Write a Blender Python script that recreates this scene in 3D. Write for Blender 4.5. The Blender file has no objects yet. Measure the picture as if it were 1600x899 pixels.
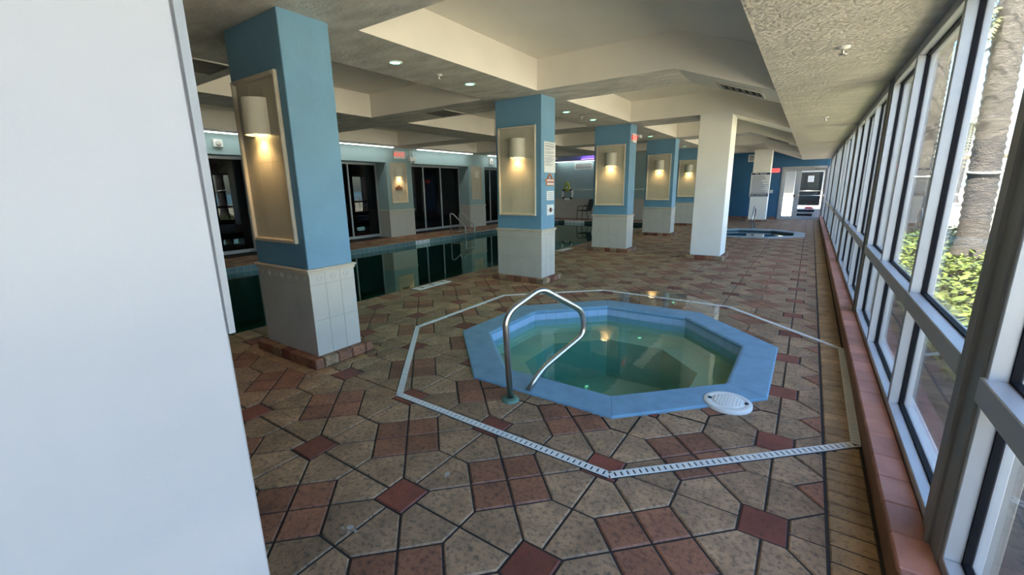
import bpy, math, random
from mathutils import Vector, Matrix
random.seed(7)
PI = math.pi
SC = bpy.context.scene
COL = SC.collection

# ------------------------------------------------------------------ camera
F_PX = 670.4
yaw, pitch, roll = -0.600711, 0.227013, -0.0170883
cy_, sy_, cp_, sp_ = math.cos(yaw), math.sin(yaw), math.cos(pitch), math.sin(pitch)
fwd = Vector((sy_*cp_, cy_*cp_, -sp_))
rgt = Vector((cy_, -sy_, 0))
up = rgt.cross(fwd)
r2 = math.cos(roll)*rgt + math.sin(roll)*up
u2 = -math.sin(roll)*rgt + math.cos(roll)*up
cam = bpy.data.cameras.new('camera')
cam.sensor_width = 36.0
cam.lens = 36.0*F_PX/1600.0
cam.clip_start = 0.02
cam.clip_end = 1000
cam_o = bpy.data.objects.new('camera', cam)
COL.objects.link(cam_o)
cam_o.matrix_world = Matrix(((r2.x, u2.x, -fwd.x, 0), (r2.y, u2.y, -fwd.y, 0), (r2.z, u2.z, -fwd.z, 1.55), (0, 0, 0, 1)))
SC.camera = cam_o

# ------------------------------------------------------------------ view, world, sun
SC.view_settings.view_transform = 'Standard'
SC.view_settings.look = 'None'
SC.view_settings.gamma = 1.0
SC.view_settings.use_curve_mapping = False
SC.view_settings.exposure = 1.75
SKY = 0.37
SUN = 14.0
W = bpy.data.worlds.new('sky')
SC.world = W
W.use_nodes = True
wn, wl = W.node_tree.nodes, W.node_tree.links
wn.clear()
wo = wn.new('ShaderNodeOutputWorld')
wb = wn.new('ShaderNodeBackground')
wb.inputs['Strength'].default_value = SKY
sky = wn.new('ShaderNodeTexSky')
sky.sky_type = 'NISHITA'
sky.sun_disc = False
sky.sun_elevation = math.radians(58)
sky.sun_rotation = math.radians(190)
sky.air_density = 1.0
sky.dust_density = 1.5
wtc = wn.new('ShaderNodeTexCoord')
wno = wn.new('ShaderNodeTexNoise')
wno.inputs['Scale'].default_value = 3.0
wno.inputs['Detail'].default_value = 6
wmap = wn.new('ShaderNodeMapping')
wmap.inputs['Scale'].default_value = (1, 1, 2.6)
wl.new(wtc.outputs['Generated'], wmap.inputs['Vector'])
wl.new(wmap.outputs['Vector'], wno.inputs['Vector'])
wr = wn.new('ShaderNodeValToRGB')
wr.color_ramp.elements[0].position = 0.52
wr.color_ramp.elements[1].position = 0.80
wl.new(wno.outputs['Fac'], wr.inputs['Fac'])
wm = wn.new('ShaderNodeMixRGB')
wm.inputs['Color2'].default_value = (3.2, 3.4, 3.6, 1)
wl.new(wr.outputs['Color'], wm.inputs['Fac'])
whs = wn.new('ShaderNodeHueSaturation')
whs.inputs['Saturation'].default_value = 1.28
wl.new(sky.outputs['Color'], whs.inputs['Color'])
wl.new(whs.outputs['Color'], wm.inputs['Color1'])
wl.new(wm.outputs['Color'], wb.inputs['Color'])
wl.new(wb.outputs['Background'], wo.inputs['Surface'])

sun_l = bpy.data.lights.new('sun', 'SUN')
sun_l.energy = SUN
sun_l.angle = math.radians(0.6)
sun_l.color = (1.0, 0.95, 0.86)
sun_o = bpy.data.objects.new('sun', sun_l)
COL.objects.link(sun_o)
sun_o.rotation_euler = Vector((0.10, 0.52, -0.85)).to_track_quat('-Z', 'Y').to_euler()

# ------------------------------------------------------------------ helpers
def mat(name, col, rough=0.6, var=0.0, vscale=6.0, col2=None, bump=0.0, bscale=40.0, metal=0.0, spec=0.5, detail=4, emit=None, estr=0.0, rnd=0.0, bdist=0.01, bdetail=4, speck=None, stretch=None):
    m = bpy.data.materials.new(name)
    m.use_nodes = True
    n, l = m.node_tree.nodes, m.node_tree.links
    b = n['Principled BSDF']
    b.inputs['Roughness'].default_value = rough
    b.inputs['Metallic'].default_value = metal
    b.inputs['Specular IOR Level'].default_value = spec
    b.inputs['Base Color'].default_value = (*col, 1)
    geo = n.new('ShaderNodeNewGeometry')
    out = None
    if var > 0 or col2:
        t = n.new('ShaderNodeTexNoise')
        t.inputs['Scale'].default_value = vscale
        t.inputs['Detail'].default_value = detail
        pos = geo.outputs['Position']
        if stretch:
            mp = n.new('ShaderNodeMapping')
            mp.inputs['Scale'].default_value = stretch
            l.new(pos, mp.inputs['Vector'])
            pos = mp.outputs['Vector']
        l.new(pos, t.inputs['Vector'])
        r = n.new('ShaderNodeValToRGB')
        r.color_ramp.elements[0].position = 0.3
        r.color_ramp.elements[1].position = 0.7
        c2 = col2 if col2 else tuple(c*(1-var) for c in col)
        r.color_ramp.elements[0].color = (*c2, 1)
        r.color_ramp.elements[1].color = (*col, 1)
        l.new(t.outputs['Fac'], r.inputs['Fac'])
        out = r.outputs['Color']
        if speck:
            sc_, c3, lo, hi = speck
            t3 = n.new('ShaderNodeTexNoise')
            t3.inputs['Scale'].default_value = sc_
            t3.inputs['Detail'].default_value = 6
            t3.inputs['Roughness'].default_value = .7
            l.new(pos, t3.inputs['Vector'])
            r3 = n.new('ShaderNodeMapRange')
            r3.inputs['From Min'].default_value = lo
            r3.inputs['From Max'].default_value = hi
            l.new(t3.outputs['Fac'], r3.inputs['Value'])
            m3 = n.new('ShaderNodeMixRGB')
            m3.inputs['Color2'].default_value = (*c3, 1)
            l.new(r3.outputs['Result'], m3.inputs['Fac'])
            l.new(out, m3.inputs['Color1'])
            out = m3.outputs['Color']
        if rnd > 0:
            at = n.new('ShaderNodeAttribute')
            at.attribute_name = 'tone'
            h = n.new('ShaderNodeHueSaturation')
            mm = n.new('ShaderNodeMapRange')
            mm.inputs['To Min'].default_value = 1-rnd
            mm.inputs['To Max'].default_value = 1+rnd
            l.new(at.outputs['Fac'], mm.inputs['Value'])
            l.new(mm.outputs['Result'], h.inputs['Value'])
            l.new(out, h.inputs['Color'])
            out = h.outputs['Color']
        l.new(out, b.inputs['Base Color'])
    if bump > 0:
        t = n.new('ShaderNodeTexNoise')
        t.inputs['Scale'].default_value = bscale
        t.inputs['Detail'].default_value = bdetail
        l.new(geo.outputs['Position'], t.inputs['Vector'])
        bp = n.new('ShaderNodeBump')
        bp.inputs['Strength'].default_value = bump
        bp.inputs['Distance'].default_value = bdist
        l.new(t.outputs['Fac'], bp.inputs['Height'])
        l.new(bp.outputs['Normal'], b.inputs['Normal'])
    if emit:
        b.inputs['Emission Color'].default_value = (*emit, 1)
        b.inputs['Emission Strength'].default_value = estr
    return m

def brickmat(name, c1, c2, grout, w, h, plane, rough=0.4, offset=0.0, gap=0.006, spec=0.5):
    """procedural tiles laid over a plane: 'yz', 'xz' or 'xy' in world coordinates"""
    m = bpy.data.materials.new(name)
    m.use_nodes = True
    n, l = m.node_tree.nodes, m.node_tree.links
    b = n['Principled BSDF']
    b.inputs['Roughness'].default_value = rough
    b.inputs['Specular IOR Level'].default_value = spec
    geo = n.new('ShaderNodeNewGeometry')
    s = n.new('ShaderNodeSeparateXYZ')
    c = n.new('ShaderNodeCombineXYZ')
    l.new(geo.outputs['Position'], s.inputs[0])
    idx = {'x': 0, 'y': 1, 'z': 2}
    l.new(s.outputs[idx[plane[0]]], c.inputs[0])
    l.new(s.outputs[idx[plane[1]]], c.inputs[1])
    t = n.new('ShaderNodeTexBrick')
    t.offset = offset
    t.inputs['Color1'].default_value = (*c1, 1)
    t.inputs['Color2'].default_value = (*c2, 1)
    t.inputs['Mortar'].default_value = (*grout, 1)
    t.inputs['Scale'].default_value = 1.0
    t.inputs['Mortar Size'].default_value = gap
    t.inputs['Brick Width'].default_value = w
    t.inputs['Row Height'].default_value = h
    l.new(c.outputs[0], t.inputs['Vector'])
    l.new(t.outputs['Color'], b.inputs['Base Color'])
    return m

def seethrough(name, tint, ior=1.33, rough=0.0, bump=0.0, bscale=6.0, gloss=(1, 1, 1), boost=0.0):
    """clear sheet (glass, water): Fresnel mix of what lies behind and what it mirrors"""
    m = bpy.data.materials.new(name)
    m.use_nodes = True
    n, l = m.node_tree.nodes, m.node_tree.links
    n.clear()
    o = n.new('ShaderNodeOutputMaterial')
    mx = n.new('ShaderNodeMixShader')
    tr = n.new('ShaderNodeBsdfTransparent')
    tr.inputs['Color'].default_value = (*tint, 1)
    gl = n.new('ShaderNodeBsdfGlossy')
    gl.inputs['Color'].default_value = (*gloss, 1)
    gl.inputs['Roughness'].default_value = rough
    g0 = n.new('ShaderNodeNewGeometry')
    dt = n.new('ShaderNodeVectorMath')
    dt.operation = 'DOT_PRODUCT'
    l.new(g0.outputs['Incoming'], dt.inputs[0])
    l.new(g0.outputs['Normal'], dt.inputs[1])
    def math_(op, a, bb=None):
        k = n.new('ShaderNodeMath')
        k.operation = op
        for i_, x_ in enumerate((a, bb)):
            if x_ is None: continue
            if isinstance(x_, (int, float)): k.inputs[i_].default_value = x_
            else: l.new(x_, k.inputs[i_])
        return k.outputs[0]
    f0 = ((ior-1)/(ior+1))**2
    ca = math_('ABSOLUTE', dt.outputs['Value'])
    p5 = math_('POWER', math_('SUBTRACT', 1.0, ca), 5.0)
    fac = math_('ADD', math_('MULTIPLY', p5, 1-f0), f0)
    if bump > 0:
        geo = n.new('ShaderNodeNewGeometry')
        t = n.new('ShaderNodeTexNoise')
        t.inputs['Scale'].default_value = bscale
        t.inputs['Detail'].default_value = 2
        l.new(geo.outputs['Position'], t.inputs['Vector'])
        bp = n.new('ShaderNodeBump')
        bp.inputs['Strength'].default_value = bump
        bp.inputs['Distance'].default_value = 0.01
        l.new(t.outputs['Fac'], bp.inputs['Height'])
        l.new(bp.outputs['Normal'], gl.inputs['Normal'])
    if boost:
        ad = n.new('ShaderNodeMath')
        ad.operation = 'ADD'
        ad.use_clamp = True
        ad.inputs[1].default_value = boost
        l.new(fac, ad.inputs[0])
        fac = ad.outputs[0]
    l.new(fac, mx.inputs['Fac'])
    l.new(tr.outputs[0], mx.inputs[1])
    l.new(gl.outputs[0], mx.inputs[2])
    l.new(mx.outputs[0], o.inputs['Surface'])
    return m

class MB:
    def __init__(s):
        s.v, s.f, s.m, s.sm, s.tone = [], [], [], [], []
    def face(s, pts, mi=0, smooth=False, tone=0.5):
        i0 = len(s.v)
        s.v += [tuple(p) for p in pts]
        s.f.append(tuple(range(i0, i0+len(pts))))
        s.m.append(mi); s.sm.append(smooth); s.tone.append(tone)
    def poly(s, verts, faces, mi=0, smooth=False, tone=0.5):
        i0 = len(s.v)
        s.v += [tuple(p) for p in verts]
        for f in faces:
            s.f.append(tuple(i0+k for k in f)); s.m.append(mi); s.sm.append(smooth); s.tone.append(tone)
    def box(s, x0, x1, y0, y1, z0, z1, mi=0, tone=0.5, bev=0.0):
        if bev <= 0:
            v = [(x0,y0,z0),(x1,y0,z0),(x1,y1,z0),(x0,y1,z0),(x0,y0,z1),(x1,y0,z1),(x1,y1,z1),(x0,y1,z1)]
            s.poly(v, [(0,3,2,1),(4,5,6,7),(0,1,5,4),(1,2,6,5),(2,3,7,6),(3,0,4,7)], mi, False, tone)
            return s
        b = min(bev, (x1-x0)*.45, (y1-y0)*.45, (z1-z0)*.45)
        X, Y, Z = (x0, x1), (y0, y1), (z0, z1)
        vid, v = {}, []
        for i in (0,1):
            for j in (0,1):
                for k in (0,1):
                    c = (X[i], Y[j], Z[k]); d = (b if i == 0 else -b, b if j == 0 else -b, b if k == 0 else -b)
                    for a in range(3):
                        p = [c[q]+(0 if q == a else d[q]) for q in range(3)]
                        vid[(i,j,k,a)] = len(v); v.append(p)
        f = []
        for i in (0,1):
            q = [vid[(i,0,0,0)],vid[(i,1,0,0)],vid[(i,1,1,0)],vid[(i,0,1,0)]]; f.append(q if i else q[::-1])
            q = [vid[(0,i,0,1)],vid[(0,i,1,1)],vid[(1,i,1,1)],vid[(1,i,0,1)]]; f.append(q if i else q[::-1])
            q = [vid[(0,0,i,2)],vid[(1,0,i,2)],vid[(1,1,i,2)],vid[(0,1,i,2)]]; f.append(q if i else q[::-1])
        for i in (0,1):
            for j in (0,1):
                q = [vid[(i,j,0,0)],vid[(i,j,1,0)],vid[(i,j,1,1)],vid[(i,j,0,1)]]; f.append(q if (i ^ j) else q[::-1])
                q = [vid[(i,0,j,0)],vid[(i,1,j,0)],vid[(i,1,j,2)],vid[(i,0,j,2)]]; f.append(q[::-1] if (i ^ j) else q)
                q = [vid[(0,i,j,1)],vid[(1,i,j,1)],vid[(1,i,j,2)],vid[(0,i,j,2)]]; f.append(q if (i ^ j) else q[::-1])
                for k in (0,1):
                    pass
        for i in (0,1):
            for j in (0,1):
                for k in (0,1):
                    q = [vid[(i,j,k,0)],vid[(i,j,k,1)],vid[(i,j,k,2)]]
                    f.append(q if (i+j+k) % 2 else q[::-1])
        s.poly(v, f, mi, False, tone)
        return s
    def prism(s, pts, z0, z1, mi=0, tone=0.5):
        n = len(pts)
        v = [(x,y,z0) for x,y in pts]+[(x,y,z1) for x,y in pts]
        s.poly(v, [tuple(range(n-1,-1,-1)), tuple(range(n,2*n))]+[(i,(i+1)%n,n+(i+1)%n,n+i) for i in range(n)], mi, False, tone)
        return s
    def prism_y(s, prof, y0, y1, mis=None):
        """profile [(x,z)] counter-clockwise seen from -y, extruded along y; mis = material per side"""
        n = len(prof)
        v = [(x,y0,z) for x,z in prof]+[(x,y1,z) for x,z in prof]
        i0 = len(s.v)
        s.v += v
        def add(f, mi):
            s.f.append(tuple(i0+k for k in f)); s.m.append(mi); s.sm.append(False); s.tone.append(0.5)
        add(tuple(range(n)), mis[-1] if mis else 0)
        add(tuple(range(2*n-1, n-1, -1)), mis[-1] if mis else 0)
        for i in range(n):
            add((i, n+i, n+(i+1)%n, (i+1)%n), mis[i] if mis else 0)
        return s
    def tube(s, pts, r, seg=12, mi=0, closed=False, smooth=True):
        pts = [Vector(p) for p in pts]
        n = len(pts)
        rs = r if isinstance(r, (list, tuple)) else [r]*n
        tang = []
        for i in range(n):
            if closed: t = pts[(i+1)%n]-pts[i-1]
            else: t = pts[min(i+1,n-1)]-pts[max(i-1,0)]
            tang.append(t.normalized())
        ref = Vector((0,0,1)) if abs(tang[0].z) < .9 else Vector((1,0,0))
        nrm = (ref-tang[0]*ref.dot(tang[0])).normalized()
        v = []
        for i in range(n):
            nrm = (nrm-tang[i]*nrm.dot(tang[i])).normalized()
            bn = tang[i].cross(nrm)
            for k in range(seg):
                a = 2*PI*k/seg
                v.append(pts[i]+rs[i]*(math.cos(a)*nrm+math.sin(a)*bn))
        f = []
        for i in range(n if closed else n-1):
            j = (i+1)%n
            for k in range(seg):
                f.append((i*seg+k, i*seg+(k+1)%seg, j*seg+(k+1)%seg, j*seg+k))
        if not closed:
            f.append(tuple(range(seg-1,-1,-1))); f.append(tuple((n-1)*seg+k for k in range(seg)))
        s.poly(v, f, mi, smooth)
        return s
    def lathe(s, prof, c=(0,0,0), seg=24, mi=0, axis='z', smooth=True, a0=0.0, a1=2*PI):
        full = abs(a1-a0-2*PI) < 1e-6
        m = seg if full else seg+1
        v = []
        for r, h in prof:
            for k in range(m):
                a = a0+(a1-a0)*k/seg
                p = (r*math.cos(a), r*math.sin(a), h)
                if axis == 'y': p = (p[0], -h, p[1])
                elif axis == 'x': p = (h, p[0], p[1])
                v.append((c[0]+p[0], c[1]+p[1], c[2]+p[2]))
        f = []
        for i in range(len(prof)-1):
            for k in range(seg):
                f.append((i*m+k, i*m+(k+1)%m, (i+1)*m+(k+1)%m, (i+1)*m+k))
        s.poly(v, f, mi, smooth)
        return s
    def build(s, name, mats, parent=None, loc=None):
        off = Vector((0,0,0))
        if parent is not None:
            p = parent
            while p is not None:
                off += Vector(p.location); p = p.parent
        elif loc is not None:
            off = Vector(loc)
        me = bpy.data.meshes.new(name)
        me.from_pydata([tuple(Vector(p)-off) for p in s.v], [], s.f)
        for m in (mats if isinstance(mats, (list, tuple)) else [mats]):
            me.materials.append(m)
        me.polygons.foreach_set('material_index', s.m)
        me.polygons.foreach_set('use_smooth', s.sm)
        at = me.attributes.new('tone', 'FLOAT', 'FACE')
        at.data.foreach_set('value', s.tone)
        me.validate()
        o = bpy.data.objects.new(name, me)
        COL.objects.link(o)
        if parent is not None: o.parent = parent
        elif loc is not None: o.location = loc
        return o

def tag(o, label, cat, group=None):
    o['label'] = label; o['category'] = cat
    if group: o['group'] = group
    return o
def thing(name, label, cat, loc, group=None):
    o = bpy.data.objects.new(name, None)
    o.empty_display_size = 0.1
    COL.objects.link(o)
    o.location = loc
    return tag(o, label, cat, group)
def struct(o):
    o['kind'] = 'structure'
    return o

def text_part(txt, size, origin, u, v, m, parent, name='lettering', label=None, depth=0.002, squeeze=1.0):
    """lettering as flat raised glyphs: centred at origin, u = reading direction, v = up"""
    cu = bpy.data.curves.new('t', 'FONT')
    cu.body = txt; cu.size = size; cu.align_x = 'CENTER'; cu.align_y = 'CENTER'; cu.extrude = depth/2; cu.resolution_u = 3
    ob = bpy.data.objects.new('t', cu)
    COL.objects.link(ob)
    dg = bpy.context.evaluated_depsgraph_get()
    me = bpy.data.meshes.new_from_object(ob.evaluated_get(dg))
    bpy.data.objects.remove(ob)
    u, v, o0 = Vector(u), Vector(v), Vector(origin)
    n = u.cross(v)
    off = Vector((0,0,0)); p = parent
    while p is not None:
        off += Vector(p.location); p = p.parent
    for q in me.vertices:
        q.co = o0+u*(q.co.x*squeeze)+v*q.co.y+n*q.co.z-off
    me.materials.clear(); me.materials.append(m)
    me.name = name
    o = bpy.data.objects.new(name, me)
    COL.objects.link(o)
    o.parent = parent
    if label: o['label'] = label
    return o

def bez(pts, rad, n=6):
    """polyline with rounded corners"""
    pts = [Vector(p) for p in pts]
    out = [pts[0]]
    for i in range(1, len(pts)-1):
        a, b, c = pts[i-1], pts[i], pts[i+1]
        d = min(rad, (a-b).length*.49, (c-b).length*.49)
        p0, p1 = b+(a-b).normalized()*d, b+(c-b).normalized()*d
        for k in range(n+1):
            t = k/n
            out.append(p0*(1-t)**2+b*2*t*(1-t)+p1*t*t)
    out.append(pts[-1])
    return out

def octo(cx, cy, h):
    t = h*math.tan(PI/8)
    return [(cx+h,cy-t),(cx+h,cy+t),(cx+t,cy+h),(cx-t,cy+h),(cx-h,cy+t),(cx-h,cy-t),(cx-t,cy-h),(cx+t,cy-h)]

def clip_half(P, a, b):
    """part of convex polygon P left of a->b, and the part right of it"""
    def side(p): return (b[0]-a[0])*(p[1]-a[1])-(b[1]-a[1])*(p[0]-a[0])
    L, R = [], []
    n = len(P)
    for i in range(n):
        p, q = P[i], P[(i+1)%n]
        sp, sq = side(p), side(q)
        if sp >= 0: L.append(p)
        if sp <= 0: R.append(p)
        if sp*sq < 0:
            t = sp/(sp-sq)
            x = (p[0]+t*(q[0]-p[0]), p[1]+t*(q[1]-p[1]))
            L.append(x); R.append(x)
    return L, R
def area(P):
    return 0.5*sum(P[i][0]*P[(i+1)%len(P)][1]-P[(i+1)%len(P)][0]*P[i][1] for i in range(len(P))) if len(P) > 2 else 0
def inset(P, d):
    n = len(P); out = []
    for i in range(n):
        p0, p1, p2 = P[i-1], P[i], P[(i+1)%n]
        e1 = Vector((p1[0]-p0[0], p1[1]-p0[1])); e2 = Vector((p2[0]-p1[0], p2[1]-p1[1]))
        if e1.length < 1e-6 or e2.length < 1e-6: continue
        e1.normalize(); e2.normalize()
        n1, n2 = Vector((-e1.y, e1.x)), Vector((-e2.y, e2.x))
        k = 1+n1.dot(n2)
        if k < 0.05: continue
        o = (n1+n2)/k*d
        out.append((p1[0]+o.x, p1[1]+o.y))
    return out

# ------------------------------------------------------------------ materials
M = {}
M['blue'] = mat('blue_paint', (.165,.345,.50), .55, .10, 3, bump=.35, bscale=9, bdist=.012)
M['deepblue'] = mat('deep_blue_wall_paint', (.03,.13,.26), .6, .1, 2, bump=.2, bscale=14)
M['teal'] = mat('pale_teal_wall_paint', (.36,.49,.50), .6, .06, 2, bump=.15, bscale=14)
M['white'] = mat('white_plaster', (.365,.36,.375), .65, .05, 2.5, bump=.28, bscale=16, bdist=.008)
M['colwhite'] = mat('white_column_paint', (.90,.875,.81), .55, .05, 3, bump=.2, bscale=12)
M['cream'] = mat('cream_smooth_plaster', (.88,.82,.73), .7, .05, 2, bump=.12, bscale=10)
M['stucco'] = mat('grey_knockdown_stucco', (.74,.695,.62), .7, 0, 2.8, col2=(.50,.47,.415), stretch=(1,2.2,1), bump=.6, bscale=22, bdist=.02, detail=7)
M['stucco2'] = mat('pale_knockdown_stucco', (.58,.53,.465), .7, 0, 5, col2=(.45,.41,.355), stretch=(.6,1.6,1), bump=.85, bscale=30, bdist=.02, detail=6)
M['tile'] = mat('cream_wall_tile', (.62,.58,.51), .35, .08, 5, bump=.05, bscale=30)
M['ptile'] = mat('cream_panel_tile', (.60,.54,.42), .4, .08, 4)
M['frame'] = mat('cream_moulding', (.66,.58,.46), .45, .1, 8)
M['grout'] = mat('tile_grout', (.30,.28,.25), .9)
M['ceramic'] = mat('cream_ceramic_shade', (.74,.68,.56), .45, .06, 8)
M['bulb'] = mat('lit_lamp_opening', (1,.85,.5), .5, emit=(1,.72,.32), estr=5)
M['tan'] = mat('tan_paver', (.46,.285,.158), .62, 0, 7, col2=(.26,.160,.090), bump=.45, bscale=70, bdist=.006, detail=9, rnd=.2, bdetail=6, speck=(38,(.075,.055,.04),.47,.70))
M['red'] = mat('terracotta_paver', (.345,.145,.078), .6, 0, 7, col2=(.225,.098,.055), bump=.4, bscale=70, bdist=.006, detail=8, rnd=.22, speck=(38,(.06,.032,.026),.48,.71))
M['dred'] = mat('dark_red_paver', (.240,.066,.040), .58, 0, 7, col2=(.160,.045,.030), bump=.4, bscale=70, bdist=.006, detail=8, rnd=.2, speck=(38,(.04,.018,.016),.54,.74))
M['ochre'] = mat('ochre_border_brick', (.46,.28,.125), .62, 0, 7, col2=(.26,.155,.07), bump=.45, bscale=70, bdist=.006, detail=9, rnd=.15, speck=(38,(.07,.045,.03),.53,.72))
M['fgrout'] = mat('dark_floor_joint', (.040,.032,.026), .9, .3, 20)
M['curb'] = mat('pink_terracotta_block', (.46,.205,.140), .6, 0, 8, col2=(.36,.150,.100), bump=.3, bscale=50, bdist=.005, rnd=.15)
M['curbside'] = mat('orange_brown_block', (.26,.118,.055), .7, 0, 6, col2=(.18,.08,.04), bump=.3, bscale=40, bdist=.005)
M['coping'] = mat('blue_painted_coping', (.19,.365,.50), .55, .18, 9, bump=.3, bscale=60, bdist=.005, detail=8)
M['joint'] = mat('coping_joint', (.12,.20,.30), .8)
M['coping2'] = mat('grey_blue_coping', (.36,.42,.45), .55, .12, 9, bump=.2, bscale=60)
M['spatile'] = brickmat('pale_blue_tile', (.34,.50,.68), (.30,.46,.64), (.20,.30,.42), .15, .15, 'xy', .3)
M['basin'] = mat('pale_spa_plaster', (.54,.60,.50), .7, .1, 4)
M['basin2'] = mat('green_spa_plaster', (.18,.42,.36), .7, .1, 4)
M['poolb'] = mat('green_pool_plaster', (.035,.19,.16), .7, .15, 1.5)
M['band'] = brickmat('dark_teal_pool_tile', (.075,.13,.14), (.055,.10,.115), (.16,.20,.20), .15, .12, 'yz', .25)
M['bandx'] = brickmat('dark_green_pool_tile', (.035,.06,.06), (.03,.05,.055), (.08,.10,.10), .15, .12, 'xz', .25)
M['spawater'] = seethrough('hot_tub_water', (.60,.82,.72), 1.33, 0.0, .06, 9)
M['spawater2'] = seethrough('far_hot_tub_water', (.30,.55,.62), 1.33, 0.0, .04, 5)
M['water'] = seethrough('pool_water', (.40,.62,.55), 1.36, 0.0, .012, 3, gloss=(.78,1,.92), boost=.06)
M['puddle'] = seethrough('wet_film', (.92,.94,.95), 1.33, 0.03)
M['glass'] = seethrough('window_glass', (.92,.945,.945), 1.34)
M['dglass'] = seethrough('tinted_glass', (.10,.11,.13), 1.5, gloss=(.8,.85,.9))
M['black'] = mat('black_gasket', (.008,.008,.010), .7, spec=.1)
M['dark'] = mat('dark_interior', (.03,.024,.02), .8, .3, 2)
M['alu'] = mat('pale_aluminium', (.43,.44,.455), .42, .08, 4, metal=.35, bump=.05, bscale=90)
M['alushade'] = mat('shaded_aluminium', (.25,.24,.22), .45, .15, 5, metal=.3)  # aluminium darkened in colour for the shade on the posts' room side
M['steel'] = mat('brushed_steel', (.62,.60,.57), .28, .1, 20, metal=1.0)
M['flange'] = mat('green_corroded_flange', (.06,.20,.17), .5, 0, 30, col2=(.16,.26,.20), metal=.4)
M['plastic'] = mat('white_plastic', (.78,.77,.72), .45, .05, 20)
M['slot'] = mat('dark_slot', (.03,.03,.03), .8)
M['paper'] = mat('white_sign_board', (.80,.80,.78), .5)
M['ink'] = mat('dark_print', (.06,.06,.08), .6)
M['grey_ink'] = mat('faded_grey_print', (.36,.36,.40), .6)
M['navy'] = mat('navy_print', (.02,.025,.07), .5)
M['orange'] = mat('orange_sign_paint', (.70,.20,.05), .5)
M['exitred'] = mat('red_exit_letters', (.65,.05,.04), .5, emit=(1,.08,.05), estr=.35)
M['exitface'] = mat('lit_red_exit_face', (.8,.12,.10), .5, emit=(1,.10,.10), estr=.45)
M['strip'] = mat('lit_white_diffuser', (.9,.95,.95), .5, emit=(.92,1,.98), estr=3.0)
M['green'] = mat('lit_green_lens', (.4,.9,.6), .5, emit=(.22,1,.55), estr=2.2)
M['louvre'] = mat('dark_vent_louvre', (.10,.09,.08), .5)
M['vent'] = mat('pale_vent_metal', (.55,.52,.46), .5, .1, 10)
M['ringw'] = mat('white_ring_vinyl', (.8,.8,.78), .5)
M['yellow'] = mat('yellow_rope', (.55,.60,.03), .7, .3, 30)
M['chairf'] = mat('bronze_chair_frame', (.07,.055,.04), .45, metal=.3)
M['sling'] = mat('dark_sling_fabric', (.03,.032,.034), .8)
M['trunk'] = mat('grey_palm_bark', (.125,.105,.09), .9, 0, 1, col2=(.034,.030,.027), bump=.8, bscale=40, bdist=.03, detail=8, stretch=(8,8,55))
M['frond'] = mat('pale_palm_frond', (.30,.28,.14), .6, 0, 5, col2=(.16,.18,.06))
M['leaf'] = mat('yellow_green_leaf', (.155,.19,.035), .5, 0, 3, col2=(.07,.105,.02), rnd=.4)
M['grass'] = mat('pale_grass_blade', (.18,.19,.06), .6, 0, 3, col2=(.10,.13,.03), rnd=.3)
M['soil'] = mat('mulch_and_sand', (.075,.062,.050), .95, 0, 2.2, col2=(.030,.026,.022), bump=.8, bscale=30, bdist=.03, detail=9)
M['sand'] = mat('pale_beach_sand', (.62,.54,.38), .95, .15, .6)
M['sea'] = mat('sea', (.10,.30,.38), .2)
M['wood'] = mat('weathered_timber', (.33,.28,.23), .8, .25, 6)
M['concrete'] = mat('pale_concrete_ledge', (.40,.40,.40), .8, .12, 8, bump=.2, bscale=60)
M['outwall'] = mat('pale_exterior_stucco', (.66,.66,.66), .8, .06, 2, bump=.2, bscale=30)
M['rope'] = mat('white_light_cable', (.85,.85,.82), .5)
M['redthing'] = mat('red_fabric', (.5,.06,.06), .7)

# ------------------------------------------------------------------ dimensions
XW = 0.55            # inner face of the window wall
YF = 22.9            # far wall
YB = -4.0            # wall behind the camera
ZS = 2.935           # beam soffits
ZT = 3.355           # coffer tops
XK, ZK = -1.53, 0.36  # the ceiling bends down from here, slope
TX, TY, TH = -1.56, 4.04, 1.47      # hot tub
SX, SY, SH = -1.47, 16.0, 1.47      # far hot tub
PX0, PX1, PY0, PY1 = -10.1, -5.2, -3.0, 18.9   # pool
ROWS = [(1.81+3.99*k, 2.73+3.99*k) for k in range(-1, 6)]
COLY = [2.03+3.99*k for k in range(5)]

# ------------------------------------------------------------------ floor
def floor_tiles():
    tan, red, drd = [], [], []
    C0, q = 0.79, 0.1
    polys = []
    i0, i1 = int((-13+1.59)/C0)-1, int((0.6+1.59)/C0)+2
    j0, j1 = int((YB-1.27)/C0)-1, int((YF-1.27)/C0)+2
    h = C0/2
    k = 0.115
    for i in range(i0, i1):
        for j in range(j0, j1):
            cx, cy = -1.59+C0*i, 1.27+C0*j
            polys.append(([(cx-q,cy-q),(cx+q,cy-q),(cx+q,cy+q),(cx-q,cy+q)], 2))
            for a in range(8):
                # eight pavers round each small square
                base = [(q,0),(h,0),(h,k),((h+k)/2,(h+k)/2),(q,q)]
                if a % 2: base = [(y,x) for x,y in base][::-1]
                rot = (a//2)*PI/2
                c, s_ = round(math.cos(rot)), round(math.sin(rot))
                polys.append(([(cx+c*x-s_*y, cy+s_*x+c*y) for x,y in base], 0))
            # cluster of four at the cell corner
            dx, dy = cx+h, cy+h
            w = h-k
            for sx, sy in ((1,0),(0,1),(-1,0),(0,-1)):
                # diamond split by its diagonals' midlines
                A = Vector((sx,sy))*w; B = Vector((-sy,sx))
                p = [(dx,dy), (dx+(A.x/2-B.x*w/2), dy+(A.y/2-B.y*w/2)), (dx+A.x, dy+A.y), (dx+(A.x/2+B.x*w/2), dy+(A.y/2+B.y*w/2))]
                polys.append((p, 1))
    return polys

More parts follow.
